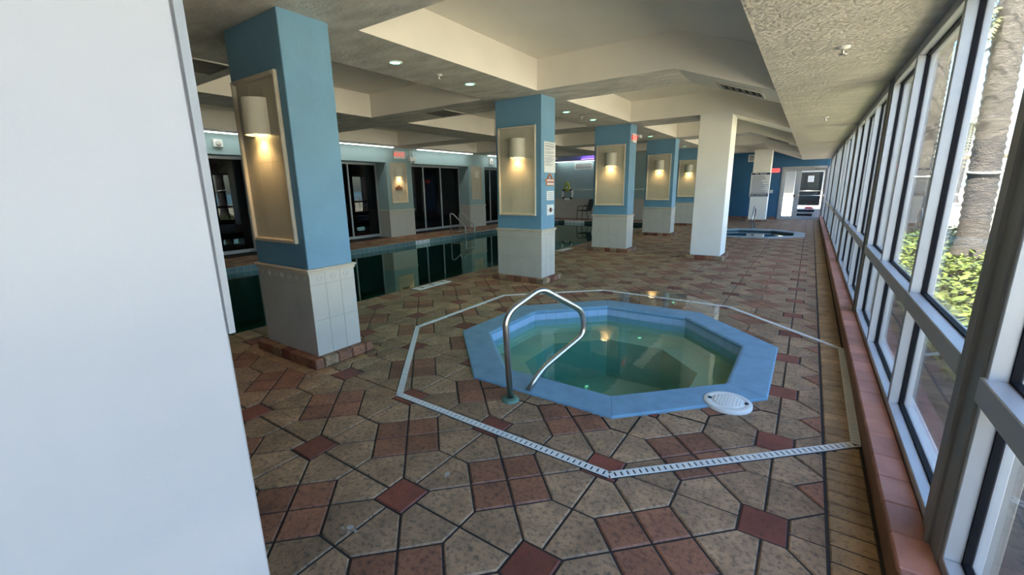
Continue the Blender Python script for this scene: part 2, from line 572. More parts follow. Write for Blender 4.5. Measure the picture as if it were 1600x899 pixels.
RECTS = [(-4.86, 0.235, YB, YF), (-11.6, -10.42, YB, 20.4), (-10.42, -4.86, 19.2, YF)]
HOLES = [octo(TX, TY, TH-.08), octo(SX, SY, SH-.08)]
fm = MB()
def add_tile(mb, P, mi, z=0.0, gap=.005, ch=.006, dp=.007):
    tone = random.random()
    Q = inset(P, gap)
    if len(Q) < 3 or area(Q) < 4e-4: return
    hit = None
    for H in HOLES:
        cx, cy = sum(p[0] for p in H)/8, sum(p[1] for p in H)/8
        if any((p[0]-cx)**2+(p[1]-cy)**2 < 1.65**2 for p in Q):
            hit = H
    if hit:
        rest = Q; out = []
        n = len(hit)
        for i in range(n):
            L, R = clip_half(rest, hit[i], hit[(i+1)%n])
            if len(R) > 2 and area(R) > 1e-5: out.append(R)
            rest = L
            if len(rest) < 3 or area(rest) < 1e-6: break
        if len(rest) > 2 and area(rest) > 1e-6:
            for R in out: mb.face([(x,y,z) for x,y in R], mi, tone=tone)
            return
    T = inset(Q, ch)
    if len(T) == len(Q) and area(T) > 1e-4:
        n = len(Q)
        v = [(x,y,z) for x,y in T]+[(x,y,z-dp) for x,y in Q]
        mb.poly(v, [tuple(range(n))]+[(i, n+i, n+(i+1)%n, (i+1)%n) for i in range(n)], mi, tone=tone)
    else:
        mb.face([(x,y,z) for x,y in Q], mi, tone=tone)
for P, mi in floor_tiles():
    if area(P) < 0: P = P[::-1]
    for (x0,x1,y0,y1) in RECTS:
        Q = P
        if max(p[0] for p in Q) <= x0 or min(p[0] for p in Q) >= x1 or max(p[1] for p in Q) <= y0 or min(p[1] for p in Q) >= y1: continue
        for a, b in (((x0,y0),(x1,y0)),((x1,y0),(x1,y1)),((x1,y1),(x0,y1)),((x0,y1),(x0,y0))):
            Q, _ = clip_half(Q, a, b)
            if len(Q) < 3: break
        if len(Q) > 2 and area(Q) > 1e-4: add_tile(fm, Q, mi)
# border of narrow bricks along the curb and wider bricks along the pool
y = YB
while y < YF-.1:
    add_tile(fm, [(.24,y),(.42,y),(.42,y+.105),(.24,y+.105)], 4)
    y += .105
y = YB
k = 0
while y < 19.15:
    for xa, xb in ((-5.2,-4.86), (-10.42,-10.1)):
        if PY0 <= y+.1: add_tile(fm, [(xa,y),(xb,y),(xb,y+.2),(xa,y+.2)], 0 if k % 4 else 1, z=.004)
    y += .2; k += 1
x = -10.42
while x < -4.9:
    add_tile(fm, [(x,18.9),(x+.2,18.9),(x+.2,19.2),(x,19.2)], 0 if k % 3 else 1, z=.004)
    x += .2; k += 1
# small bricks laid round each column plinth
for y0 in COLY:
    ax0, ax1, ay0, ay1 = -4.40-.085, -3.53+.085, y0-.085, y0+.44+.085
    n = 8; w = (ax1-ax0+.2)/n
    for k in range(n):
        a = ax0-.1+k*w
        for ya in (ay0-.1, ay1): add_tile(fm, [(a,ya),(a+w,ya),(a+w,ya+.1),(a,ya+.1)], 0 if k % 3 else 4, z=.003)
    n = 5; w = (ay1-ay0)/n
    for k in range(n):
        a = ay0+k*w
        for xa in (ax0-.1, ax1): add_tile(fm, [(xa,a),(xa+.1,a),(xa+.1,a+w),(xa,a+w)], 0 if k % 3 else 4, z=.003)
# slab beneath (with the pools left open)
def slab(P, holes):
    pieces = [P]
    for H in holes:
        nxt = []
        for R in pieces:
            rest = R
            for i in range(len(H)):
                L, Rr = clip_half(rest, H[i], H[(i+1)%len(H)])
                if len(Rr) > 2 and area(Rr) > 1e-6: nxt.append(Rr)
                rest = L
                if len(rest) < 3: break
        pieces = nxt
    return pieces
for R in slab([(-12.6,YB),(.7,YB),(.7,YF+.2),(-12.6,YF+.2)], [octo(TX,TY,TH-.1), octo(SX,SY,SH-.1), [(PX0-.01,PY0),(PX1+.01,PY0),(PX1+.01,PY1),(PX0-.01,PY1)]]):
    fm.face([(x,y,-.007) for x,y in R], 3)
floor = struct(fm.build('floor', [M['tan'],M['red'],M['dred'],M['fgrout'],M['ochre']]))

# curb under the windows
cb = MB()
y = YB
while y < YF-.01:
    y1 = min(y+.21, YF)
    cb.box(.425, XW, y+.002, y1-.002, .125, .16, 0, tone=random.random(), bev=.006)
    y = y1
cb.box(.43, XW, YB, YF, -.02, .127, 1)
struct(cb.build('trim_1', [M['curb'], M['curbside']]))

# ------------------------------------------------------------------ ceiling
cm = MB()
def zs(x, z): return z if x <= XK else z-ZK*(x-XK)
XE = -0.44
TOPZ = 3.9
for (a, b) in ROWS:
    cm.prism_y([(-11.6,ZS),(XK,ZS),(XE,zs(XE,ZS)),(XE,TOPZ),(-11.6,TOPZ)], a, b, [0,1,1,1,1,1])  # slopes take cream instead of stucco: daylight on them put into the colour
LONG = [(-11.6,-11.0),(-8.15,-7.21),(-4.47,-3.47)]
for (x0, x1) in LONG:
    ends = [YB]+[e for ab in ROWS for e in ab]+[YF]
    for k in range(0, len(ends), 2):
        if ends[k+1] > ends[k]: cm.prism_y([(x0,ZS),(x1,ZS),(x1,TOPZ),(x0,TOPZ)], ends[k], ends[k+1], [0,1,1,1,1])
cm.prism_y([(-12.4,ZT),(XK,ZT),(XE,zs(XE,ZT)),(XE,TOPZ),(-12.4,TOPZ)], YB, YF+.2, [1,1,1,1,1])
cm.prism_y([(XE,2.54),(.75,2.54),(.75,TOPZ),(XE,TOPZ)], YB, YF+.2, [2,2,1,1,1])
cm.box(-12.6, 0.95, YB, YF+.2, TOPZ, TOPZ+.2, 1)  # unseen roof slab with overhang, added to keep the sun off
struct(cm.build('ceiling', [M['stucco'], M['cream'], M['stucco2']]))

# ------------------------------------------------------------------ walls
PIERS = [(-2.7,-1.6),(1.45,2.55),(5.6,6.7),(9.75,10.85),(13.95,15.0),(18.1,19.2)]
OPEN = [(PIERS[i][1], PIERS[i+1][0]) for i in range(len(PIERS)-1)]
XG = -12.15
wm_ = MB()
for (a, b) in PIERS:
    wm_.box(-12.4, -11.6, a, b, .89, 2.45, 0)
    wm_.box(-12.4, -11.595, a-.005, b+.005, -.01, .86, 1)
    wm_.box(-12.4, -11.57, a-.03, b+.03, .86, .90, 2, bev=.01)
wm_.box(-12.4, -11.6, YB, PIERS[0][0], 0, 2.45, 0)
wm_.box(-12.4, -11.6, 19.2, 20.4, .89, 2.45, 0)
wm_.box(-12.4, -11.595, 19.195, 20.4, -.01, .86, 1)
wm_.box(-12.4, -11.57, 19.17, 20.4, .86, .90, 2)
wm_.box(-12.4, -11.6, YB, 20.4, 2.45, 3.4, 0)
struct(wm_.build('wall_left', [M['teal'], M['tile'], M['frame']]))
wb_ = MB()
wb_.box(-12.4, .75, YB-.2, YB, -.1, 3.6)
struct(wb_.build('wall_back', M['cream']))
wt = MB()
wt.box(-12.4, -4.6, 20.4, 20.6, .96, 3.4, 0)
wt.box(-12.4, -4.6, 20.39, 20.6, -.01, .93, 1)
wt.box(-12.4, -4.6, 20.37, 20.6, .93, .97, 2)
wt.box(-4.75, -4.6, 20.4, YF, -.01, 3.4, 0)
struct(wt.build('wall_far_left', [M['teal'], M['tile'], M['frame']]))
DX0, DX1, DZ = -1.10, 0.53, 2.22
wf = MB()
wf.box(-4.75, DX0, YF, YF+.2, -.01, 3.5, 0)
wf.box(DX0, DX1, YF, YF+.2, DZ, 3.5, 0)
wf.box(DX1, .75, YF, YF+.2, -.01, 3.5, 0)
struct(wf.build('wall_far', [M['deepblue']]))
bb = MB()
xx = -4.6
while xx < DX0-.1:
    bb.box(xx, min(xx+.2, DX0-.06)-.004, YF-.03, YF, 0, .09, 0, tone=random.random(), bev=.005)
    xx += .2
struct(bb.build('baseboard_far', [M['red']]))
# rooms behind the tinted windows
dm = MB()
dm.box(-15.5, -15.4, YB, 20.6, -.1, 3.2)
dm.box(-15.5, -12.4, YB, 20.6, -.1, -.02)
dm.box(-15.5, -12.4, YB, 20.6, 3.0, 3.1)
dm.box(-15.5, -12.4, YB-.1, YB, -.1, 3.1)
dm.box(-15.5, -12.4, 20.6, 20.7, -.1, 3.1)
struct(dm.build('wall_behind_glass', M['dark']))

# white wall close to the camera on the left, with its metal corner strip
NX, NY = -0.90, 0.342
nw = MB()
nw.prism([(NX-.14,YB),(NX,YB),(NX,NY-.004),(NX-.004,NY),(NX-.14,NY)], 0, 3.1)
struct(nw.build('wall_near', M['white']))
cg = MB()
gp = []
for k in range(13):
    z = 1.285+(2.75-1.285)*k/12
    bow = .0035*math.sin(PI*k/12)
    gp.append((z, bow))
for k in range(12):
    z0, b0 = gp[k]; z1, b1 = gp[k+1]
    for (x0,x1,ya,yb) in ((NX-.03, NX+.003, NY, NY+.011),):
        v = [(x0,ya,z0),(x1+b0,ya,z0),(x1+b0,yb+b0,z0),(x0,yb+b0,z0),(x0,ya,z1),(x1+b1,ya,z1),(x1+b1,yb+b1,z1),(x0,yb+b1,z1)]
        cg.poly(v, [(0,3,2,1),(4,5,6,7),(0,1,5,4),(1,2,6,5),(2,3,7,6),(3,0,4,7)])
struct(cg.build('trim_2', mat('grey_corner_strip', (.26,.265,.28), .5, .05, 4)))

# ------------------------------------------------------------------ window wall (right)
MUL = [2.10+1.28*k for k in range(-5, 17)]
ZR0, ZR1 = .82, .91
def window_bay(i, y0, y1, thick0):
    root = bpy.data.objects.new('window_%d' % i, None)
    COL.objects.link(root)
    root.location = (XW+.05, (y0+y1)/2, .16)
    struct(root)
    D = .105
    w = .024
    fr = MB()
    ya, yb = y0, y1
    def jamb(yc, s):
        fr.box(XW, XW+.052, min(yc, yc+s*w), max(yc, yc+s*w), .16, 2.54, 0, bev=.003)
        fr.box(XW+.074, XW+D, min(yc, yc+s*w), max(yc, yc+s*w), .10, 2.54, 0, bev=.003)
    jamb(ya, 1); jamb(yb, -1)
    for (z0, z1, zz0, zz1) in ((.16,.205,.10,.19), (2.47,2.54,2.47,2.54)):
        fr.box(XW, XW+.052, ya+w, yb-w, z0, z1, 0, bev=.003)
        fr.box(XW+.074, XW+D, ya+w, yb-w, zz0, zz1, 0, bev=.003)
    fr.build('frame', M['alu'], root)
    rl = MB()
    rl.box(XW-.012, XW+.056, ya, yb, ZR0, ZR1, 0, bev=.004)
    rl.box(XW+.072, XW+D, ya+w, yb-w, ZR0+.01, ZR1-.01, 0, bev=.003)
    rl.build('mid_rail', M['alu'], root)
    gk = MB()
    g = .018
    for (z0, z1) in ((.205, ZR0), (ZR1, 2.47)):
        gk.box(XW+.050, XW+.076, ya+w-.006, ya+w+g*.4, z0, z1)
        gk.box(XW+.050, XW+.076, yb-w-g*.4, yb-w+.006, z0, z1)
        gk.box(XW+.050, XW+.076, ya+w, yb-w, z0-.004, z0+g*.5)
        gk.box(XW+.050, XW+.076, ya+w, yb-w, z1-g*.5, z1+.004)
    gk.build('gasket', M['black'], root)
    for (z0, z1) in ((.205, ZR0), (ZR1, 2.47)):
        gl = MB()
        gl.box(XW+.061, XW+.066, ya+w, yb-w, z0, z1)
        gl.build('pane', M['glass'], root)
for i in range(len(MUL)-1):
    a, b = MUL[i], MUL[i+1]
    # every third mullion is a wide double post
    ta = (i-5) % 3 == 0; tb = (i+1-5) % 3 == 0
    y0 = a+(.12 if ta else 0); y1 = min(b-(.12 if tb else 0), YF)
    window_bay(i+1, y0, y1, ta)
n_post = 0
for i, a in enumerate(MUL):
    if (i-5) % 3 == 0 and a < YF-.2:
        n_post += 1
        pm = MB()
        pm.box(XW-.008, XW+.15, a-.12, a-.018, .15, 2.54, 0, bev=.004)
        pm.box(XW-.008, XW+.15, a+.018, a+.12, .15, 2.54, 0, bev=.004)
        pm.box(XW-.022, XW+.15, a-.018, a+.018, .15, 2.54, 0, bev=.006)
        struct(pm.build('trim_%d' % (n_post+2), M['alushade']))

# ------------------------------------------------------------------ tinted windows (left)
for i, (a, b) in enumerate(OPEN):
    root = bpy.data.objects.new('window_%d' % (i+30), None)
    COL.objects.link(root)
    root.location = (XG, (a+b)/2, .1)
    struct(root)
    L = b-a
    st = [a, a+.34*L-.0, a+.64*L, b]
    fr = MB()
    fr.box(XG-.03, XG+.04, a, b, .02, .11, 0, bev=.004)
    fr.box(XG-.03, XG+.04, a, b, 2.38, 2.45, 0, bev=.004)
    for s_ in (a+.025, st[1], st[2], b-.025):
        fr.box(XG-.03, XG+.04, s_-.025, s_+.025, .11, 2.38, 0, bev=.004)
    fr.build('frame', M['alu'], root)
    for k in range(3):
        gl = MB()
        gl.box(XG-.004, XG+.004, st[k], st[k+1], .11, 2.38)
        gl.build('pane', M['dglass'], root)

# ------------------------------------------------------------------ far glass door and the passage beyond
dr = bpy.data.objects.new('door_1', None); COL.objects.link(dr); dr.location = ((DX0+DX1)/2, YF, 0); struct(dr)
df = MB()
df.box(DX0-.05, DX0+.05, YF-.03, YF+.15, 0, DZ+.05, 0, bev=.005)
df.box(DX1-.05, DX1+.05, YF-.03, YF+.15, 0, DZ+.05, 0, bev=.005)
df.box(DX0, DX1, YF-.03, YF+.15, DZ-.05, DZ+.05, 0, bev=.005)
df.box(DX0, DX1, YF-.02, YF+.15, -.005, .02, 0)
df.build('door_frame', M['alu'], dr)
def leaf(x0, x1, sl, sr):
    lf = MB()
    lf.box(x0, x0+sl, YF+.03, YF+.08, .02, DZ-.05, 0, bev=.004)
    lf.box(x1-sr, x1, YF+.03, YF+.08, .02, DZ-.05, 0, bev=.004)
    lf.box(x0+sl, x1-sr, YF+.03, YF+.08, .02, .12, 0, bev=.004)
    lf.box(x0+sl, x1-sr, YF+.03, YF+.08, DZ-.14, DZ-.05, 0, bev=.004)
    o = lf.build('door_leaf', M['alu'], dr)
    g = MB(); g.box(x0+sl, x1-sr, YF+.052, YF+.058, .12, DZ-.14)
    g.build('pane', M['glass'], o)
    return o
l1 = leaf(DX0+.05, -.55, .06, .06)
l2 = leaf(-.55, DX1-.05, .14, .07)
pb = MB(); pb.tube([(-.50,YF-.03,1.04),(DX1-.06,YF-.03,1.04)], .018, 10)
pb.box(-.52,-.42,YF-.06,YF+.03,1.0,1.09,0,bev=.01); pb.box(DX1-.12,DX1-.05,YF-.06,YF+.03,1.0,1.09,0,bev=.01)
pb.build('push_bar', M['steel'], l2)
hb = MB(); hb.box(-.63,-.57,YF-.05,YF+.03,.98,1.08,0,bev=.01)
hb.build('door_handle', M['black'], l1)
cl = MB(); cl.box(.10,.40,YF-.06,YF+.03,2.10,2.17,0,bev=.01); cl.tube(bez([(.15,YF-.05,2.19),(-.05,YF-.18,2.20),(.02,YF-.02,2.22)], .03), .012, 8)
cl.build('door_closer', M['alushade'], l2)
# passage: floor, side walls, second glass door
pf = MB(); pf.box(-1.6, .9, YF+.2, 27.0, -.06, -.005); struct(pf.build('floor_passage', M['concrete']))
pw = MB(); pw.box(-1.75,-1.6,YF+.2,27.0,-.06,2.7); pw.box(.9,1.05,YF+.2,27.0,-.06,2.7)
pw.box(-1.6,-.75,26.9,27.0,-.06,2.7); pw.box(.55,.9,26.9,27.0,-.06,2.7); pw.box(-.75,.55,26.9,27.0,2.25,2.7)
pw.box(-1.75,1.05,25.9,27.0,2.7,2.8); struct(pw.build('wall_passage', mat('passage_plaster', (.42,.41,.37), .8)))  # includes a partial roof, added to dim the passage
d2 = bpy.data.objects.new('door_2', None); COL.objects.link(d2); d2.location = (-.1, 26.9, 0); struct(d2)
q = MB()
q.box(-.75,-.62,26.86,26.93,0,2.25,0,bev=.005); q.box(.42,.55,26.86,26.93,0,2.25,0,bev=.005); q.box(-.62,.42,26.86,26.93,2.1,2.25,0,bev=.005); q.box(-.62,.42,26.86,26.93,0,.45,0,bev=.005)
q.build('door_frame', M['paper'], d2)
q = MB(); q.box(-.62,.42,26.89,26.90,.45,2.1); q.build('pane', M['dglass'], d2)
q = MB(); q.tube([(-.58,26.82,1.18),(.38,26.82,1.18)], .02, 8); q.build('push_bar', M['steel'], d2)
t = thing('paper_notice', 'small white paper notice taped on the second glass door beyond the exit door', 'notice', (-.08,26.87,1.78))
q = MB(); q.box(-.19,.06,26.864,26.868,1.62,1.92); q.build('sheet', M['paper'], t)
q = MB()
for k in range(5): q.box(-.15,.02,26.861,26.864,1.67+.045*k,1.685+.045*k)
q.build('print', M['grey_ink'], t)
t = thing('planter_bench', 'low white bench with two dark bands seen through the exit door glass', 'bench', (-.1,24.6,0))
q = MB(); q.box(-.62,.50,24.3,24.9,-.005,.40,0,bev=.01); q.build('body', M['outwall'], t)
q = MB(); q.box(-.52,.22,24.285,24.31,.27,.36); q.build('band', M['black'], t)
q = MB(); q.box(-.52,.16,24.285,24.31,.08,.18); q.build('band', M['black'], t)
t = thing('folded_towel', 'crumpled red cloth lying on the white bench beyond the exit door', 'cloth', (.05,24.6,.4))
q = MB()
for k in range(5):
    a = k*1.3
    q.lathe([(0,.10-.01*k),(.06,.09),(.11,.045),(.12,.0)], (.02+.09*math.cos(a)*(k>0), 24.6+.08*math.sin(a)*(k>0), .40), 12)
q.build('cloth', M['redthing'], t)

# ------------------------------------------------------------------ columns with framed tile panels
def wains(mb, x0, x1, y0, y1, z0, z1, zl, colw=.15):
    """tiled base: thin raised tiles over a grout core on the two faces the room sees (and the others)"""
    mb.box(x0+.004, x1-.004, y0+.004, y1-.004, z0, z1, 1)
    rows = [(z0, zl), (zl, z1-.115), (z1-.115, z1)]
    def strip(a, b, put):
        n = max(2, round((b-a)/(.215 if b-a > .6 else colw))); w = (b-a)/n
        for i in range(n):
            for (za, zb) in rows:
                put(a+i*w+.0015, a+(i+1)*w-.0015, za+.0015, zb-.0015)
    for yy, s in ((y0, -1), (y1, 1)):
        strip(x0, x1, lambda a, b, c, d: mb.box(a, b, min(yy, yy-s*.006), max(yy, yy-s*.006), c, d, 0))
    for xx, s in ((x0, -1), (x1, 1)):
        strip(y0, y1, lambda a, b, c, d: mb.box(min(xx, xx-s*.006), max(xx, xx-s*.006), a, b, c, d, 0))
def fleur(mb, c, u, n, s=.03):
    """small embossed scroll on the frieze tiles"""
    c, u, n = Vector(c), Vector(u), Vector(n)
    pts = []
    for k in range(14):
        a = k/13*2*PI*1.1
        r = s*(1-.55*k/13)
        pts.append(c+u*(r*math.cos(a))+Vector((0,0,1))*(r*math.sin(a))+n*.001)
    mb.tube(pts, .0022, 5, 0)
def column(i, y0, label):
    x0, x1, y1 = -4.40, -3.53, y0+.44
    t = thing('column', label, 'column', ((x0+x1)/2, (y0+y1)/2, 0), 'blue columns beside the pool')
    q = MB(); q.box(x0, x1, y0, y1, .88, ZS, 0, bev=.006); q.build('shaft', M['blue'], t)
    q = MB(); wains(q, x0-.006, x1+.006, y0-.006, y1+.006, .09, .86, .42)
    for k in range(7):
        fleur(q, (x0+.07+k*.12, y0-.007, .80), (1,0,0), (0,-1,0))
    for k in range(3):
        fleur(q, (x1+.007, y0+.09+k*.13, .80), (0,1,0), (1,0,0))
    q.build('tile_base', [M['tile'], M['grout']], t)
    q = MB()
    q.box(x0-.03, x1+.03, y0-.03, y1+.03, .868, .892, 0, bev=.008)
    q.box(x0-.018, x1+.018, y0-.018, y1+.018, .845, .87, 0, bev=.006)
    q.build('chair_rail', M['frame'], t)
    q = MB()
    px0, px1, py0, py1 = x0-.085, x1+.085, y0-.085, y1+.085
    def run(a0, a1, put):
        n = round((a1-a0)/.16); w = (a1-a0)/n
        for k in range(n): put(a0+k*w+.003, a0+(k+1)*w-.003, random.choice((0,1,1,2)))
    run(px0, px1, lambda a, b, m: q.box(a, b, py0, y0-.004, 0, .092, m, tone=random.random(), bev=.008))
    run(px0, px1, lambda a, b, m: q.box(a, b, y1+.004, py1, 0, .092, m, tone=random.random(), bev=.008))
    run(y0, y1, lambda a, b, m: q.box(x1+.004, px1, a, b, 0, .092, m, tone=random.random(), bev=.008))
    run(y0, y1, lambda a, b, m: q.box(px0, x0-.004, a, b, 0, .092, m, tone=random.random(), bev=.008))
    q.build('brick_plinth', [M['tan'], M['red'], M['dred']], t)
    panel(t, 'y', x0+.05, x1-.09, 1.11, 2.505, y0)
def panel(t, axis, a0, a1, z0, z1, face):
    """framed tile panel: on a face of constant y (towards -y) or constant x (towards +x)"""
    w = .035
    def B(mb, a, b, c, d, n0, n1, mi=0, bev=0):
        if axis == 'y': mb.box(a, b, face-n1, face-n0, c, d, mi, bev=bev)
        else: mb.box(face+n0, face+n1, a, b, c, d, mi, bev=bev)
    q = MB()
    B(q, a0, a0+w, z0, z1, 0, .035, 0, .008); B(q, a1-w, a1, z0, z1, 0, .035, 0, .008)
    B(q, a0+w, a1-w, z0, z0+w, 0, .035, 0, .008); B(q, a0+w, a1-w, z1-w, z1, 0, .035, 0, .008)
    fr = q.build('panel_frame', M['frame'], t)
    q = MB()
    B(q, a0+w, a1-w, z0+w, z1-w, -.002, .006, 1)
    cols = [a0+w, a0+w+(a1-a0-2*w)*.34, a0+w+(a1-a0-2*w)*.68, a1-w]
    zz = [z0+w+(z1-z0-2*w)*k/4 for k in range(5)]
    for i in range(3):
        for j in range(4):
            B(q, cols[i]+.0012, cols[i+1]-.0012, zz[j]+.0012, zz[j+1]-.0012, .004, .0085, 0)
    q.build('tile_panel', [M['ptile'], M['frame']], t)
COL_LABELS = ['blue tiled-base column nearest the camera, brick plinth and framed sconce panel',
              'blue column behind the hot tub with rules notices stuck on its side',
              'blue column carrying a red exit sign high on its right side',
              'blue column directly left of the tall white column base, fourth along the pool',
              'blue column half hidden behind the tall white column, fifth along the pool']
for i, y0 in enumerate(COLY): column(i, y0, COL_LABELS[i])

def sconce(axis, c, z0, z1, face, label, lit=True, r=.135, power=3.8):
    if axis == 'y': loc = (c, face, z1)
    else: loc = (face, c, z1)
    t = thing('wall_sconce', label, 'wall lamp', loc, 'half-round wall sconces')
    q = MB()
    seg = 24
    def P(rr, a, z):
        # a: 0..pi sweeping in front of the panel
        u, n = rr*math.cos(a), rr*math.sin(a)*1.05
        return (c+u, face-n, z) if axis == 'y' else (face+n, c+u, z)
    ri = r-.014
    for k in range(seg):
        a, b = PI*k/seg, PI*(k+1)/seg
        f = .002 if k % 2 else 0.0     # fine ribs
        R = r-f
        for quad in ([P(R,a,z0),P(R,b,z0),P(R,b,z1),P(R,a,z1)], [P(ri,a,z1-.01),P(ri,b,z1-.01),P(ri,b,z0),P(ri,a,z0)], [P(R,a,z0),P(ri,a,z0),P(ri,b,z0),P(R,b,z0)]):
            q.face(quad, 0, smooth=False)
        q.face([P(R,a,z1),P(R,b,z1),P(0,a,z1)], 0)
        q.face([P(ri,a,z1-.01),P(0,a,z1-.01),P(ri,b,z1-.01)], 0)
    q.build('shade', M['ceramic'], t)
    q = MB()
    for k in range(seg):
        a, b = PI*k/seg, PI*(k+1)/seg
        q.face([P(ri*.9,a,z0+.02),P(0.001,a,z0+.02),P(ri*.9,b,z0+.02)], 0)
    q.build('bulb', M['bulb'] if lit else M['ceramic'], t)
    if lit:
        l = bpy.data.lights.new('sconce_light', 'SPOT')
        l.energy = power; l.color = (1, .66, .30); l.shadow_soft_size = .03; l.spot_size = math.radians(125); l.spot_blend = .7
        o = bpy.data.objects.new('sconce_light', l); COL.objects.link(o)
        o.parent = t
        o.location = (0, -.075, z0-z1+.012) if axis == 'y' else (.075, 0, z0-z1+.012)
SL = ['ribbed cream half-round sconce on the nearest blue column', 'cream half-round sconce on the blue column behind the hot tub',
      'cream half-round sconce on the blue column with the exit sign', 'cream half-round sconce on the fourth blue column, left of the tall white column',
      'cream half-round sconce on the half hidden fifth blue column']
for i, y0 in enumerate(COLY): sconce('y', -3.965, 2.03, 2.32, y0-.008, SL[i])

# panels and sconces on the pool-side wall piers
for (a, b), lit, lab in ((PIERS[3], True, 'framed cream tile panel on the pool-side pier under the exit sign'), (PIERS[4], False, 'framed cream tile panel on the pool-side pier behind the pool ladder')):
    t = thing('wall_panel', lab, 'panel', (-11.6, (a+b)/2, 1.13), 'framed tile panels on the pool-side wall')
    panel(t, 'x', a+.14, b-.25, 1.13, 2.46, -11.6)
    sconce('x', (a+b)/2-.05, 2.0, 2.27, -11.592, 'lit sconce on the pool-side pier under the exit sign' if lit else 'unlit cream sconce on the pool-side pier behind the pool ladder', lit, r=.12, power=6)
# white columns
def wcol(x0, x1, y0, y1, ztop, label):
    t = thing('column', label, 'column', ((x0+x1)/2,(y0+y1)/2,0), 'plain white columns')
    q = MB(); q.box(x0, x1, y0, y1, .09, ztop, 0, bev=.008); q.build('shaft', M['colwhite'], t)
    q = MB()
    n = 4; px0, px1, py0, py1 = x0-.07, x1+.07, y0-.07, y1+.07
    for k in range(n):
        w = (px1-px0)/n; m = (0,2,1,0)[k]
        q.box(px0+k*w+.003, px0+(k+1)*w-.003, py0, y0-.003, 0, .092, m, tone=random.random(), bev=.008)
        q.box(px0+k*w+.003, px0+(k+1)*w-.003, y1+.003, py1, 0, .092, m, tone=random.random(), bev=.008)
        w = (y1-y0)/n
        q.box(x1+.003, px1, y0+k*w+.003, y0+(k+1)*w-.003, 0, .092, m, tone=random.random(), bev=.008)
        q.box(px0, x0-.003, y0+k*w+.003, y0+(k+1)*w-.003, 0, .092, m, tone=random.random(), bev=.008)
    q.build('brick_plinth', [M['tan'], M['red'], M['dred']], t)
wcol(-2.02, -1.42, 9.785, 10.4, 2.94, 'tall plain white column standing between the two hot tubs')
wcol(-2.10, -1.46, 21.0, 21.6, 2.93, 'white column by the far blue wall with the spa rules board')

# ------------------------------------------------------------------ hot tubs
def ring(mb, cx, cy, h0, h1, z, mi=0, up_=True):
    A, B = octo(cx,cy,h0), octo(cx,cy,h1)
    for i in range(8):
        j = (i+1)%8
        f = [(*A[i],z),(*A[j],z),(*B[j],z),(*B[i],z)]
        mb.face(f if (h0 > h1) == up_ else f[::-1], mi)
def wall8(mb, cx, cy, h, z0, z1, mi=0, inward=True):
    A = octo(cx,cy,h)
    for i in range(8):
        j = (i+1)%8
        f = [(*A[i],z0),(*A[i],z1),(*A[j],z1),(*A[j],z0)]
        mb.face(f if inward else f[::-1], mi)
def hot_tub(cx, cy, h, label, wl_, cop, wat, bas, deep, band):
    t = thing('hot_tub', label, 'hot tub', (cx, cy, 0))
    hi = h-.30
    q = MB()
    wall8(q, cx, cy, h, -.03, .010, 0, False); 
    A, B = octo(cx,cy,h), octo(cx,cy,h-.01)
    for i in range(8):
        j = (i+1)%8; q.face([(*A[i],.010),(*A[j],.010),(*B[j],.018),(*B[i],.018)])
    ring(q, cx, cy, h-.01, hi+.03, .018)
    pr = [(hi+.03,.018),(hi+.012,.013),(hi,.0),(hi+.002,-.02),(hi+.02,-.03)]
    for (a, za), (b, zb) in zip(pr, pr[1:]):
        A, B = octo(cx,cy,a), octo(cx,cy,b)
        for i in range(8):
            j = (i+1)%8; q.face([(*A[i],za),(*A[j],za),(*B[j],zb),(*B[i],zb)])
    A, B = octo(cx,cy,h-.002), octo(cx,cy,hi+.03)
    for i in range(8):
        a, b = Vector(A[i]), Vector(B[i]); d = (b-a).normalized(); n_ = Vector((-d.y,d.x))*.0022
        q.face([(*(a+n_),.0186),(*(a-n_),.0186),(*(b-n_),.0186),(*(b+n_),.0186)], 1)
    q.build('coping', [cop, M['joint']], t)
    # waterline tiles, one side at a time
    q = MB()
    A = octo(cx,cy,hi+.02)
    for i in range(8):
        a, b = Vector(A[i]), Vector(A[(i+1)%8])
        L = (b-a).length; n = 7; d = (b-a)/L; nn = Vector((d.y,-d.x))
        for k in range(n):
            p, r = a+d*(L*k/n+.0015), a+d*(L*(k+1)/n-.0015)
            for (z0, z1) in ((-.105,-.031),(-.19,-.107)):
                q.face([(p.x,p.y,z0),(p.x,p.y,z1),(r.x,r.y,z1),(r.x,r.y,z0)], 0)
    wall8(q, cx, cy, hi+.024, -.2, -.03, 1)
    q.build('waterline_tile', [band, M['grout']], t)
    q = MB()
    wall8(q, cx, cy, hi+.02, -.31, -.19, 0)
    ring(q, cx, cy, hi+.02, hi-.35, -.31, 0)
    wall8(q, cx, cy, hi-.35, -.8, -.31, 1)
    ring(q, cx, cy, hi-.35, .01, -.8, 1)
    q.build('basin', [bas, deep], t)
    q = MB(); q.lathe([(0,-.785),(.11,-.785),(.125,-.798)], (cx+.15, cy+.15, 0), 24); q.build('drain_cover', M['black'], t)
    q = MB()
    q.face([(*p, wl_) for p in octo(cx,cy,hi+.019)])
    q.build('water', wat, t)
    return t
hot_tub(TX, TY, TH, 'octagonal hot tub with blue coping in the paved floor, right of centre', -.115, M['coping'], M['spawater'], M['basin'], M['basin2'], mat('light_blue_band_tile', (.36,.52,.70), .3, .08, 9))
hot_tub(SX, SY, SH, 'far octagonal hot tub with grey coping near the blue end wall', -.06, M['coping2'], M['spawater2'], M['basin2'], M['poolb'], mat('navy_band_tile', (.05,.09,.12), .3, .1, 9))

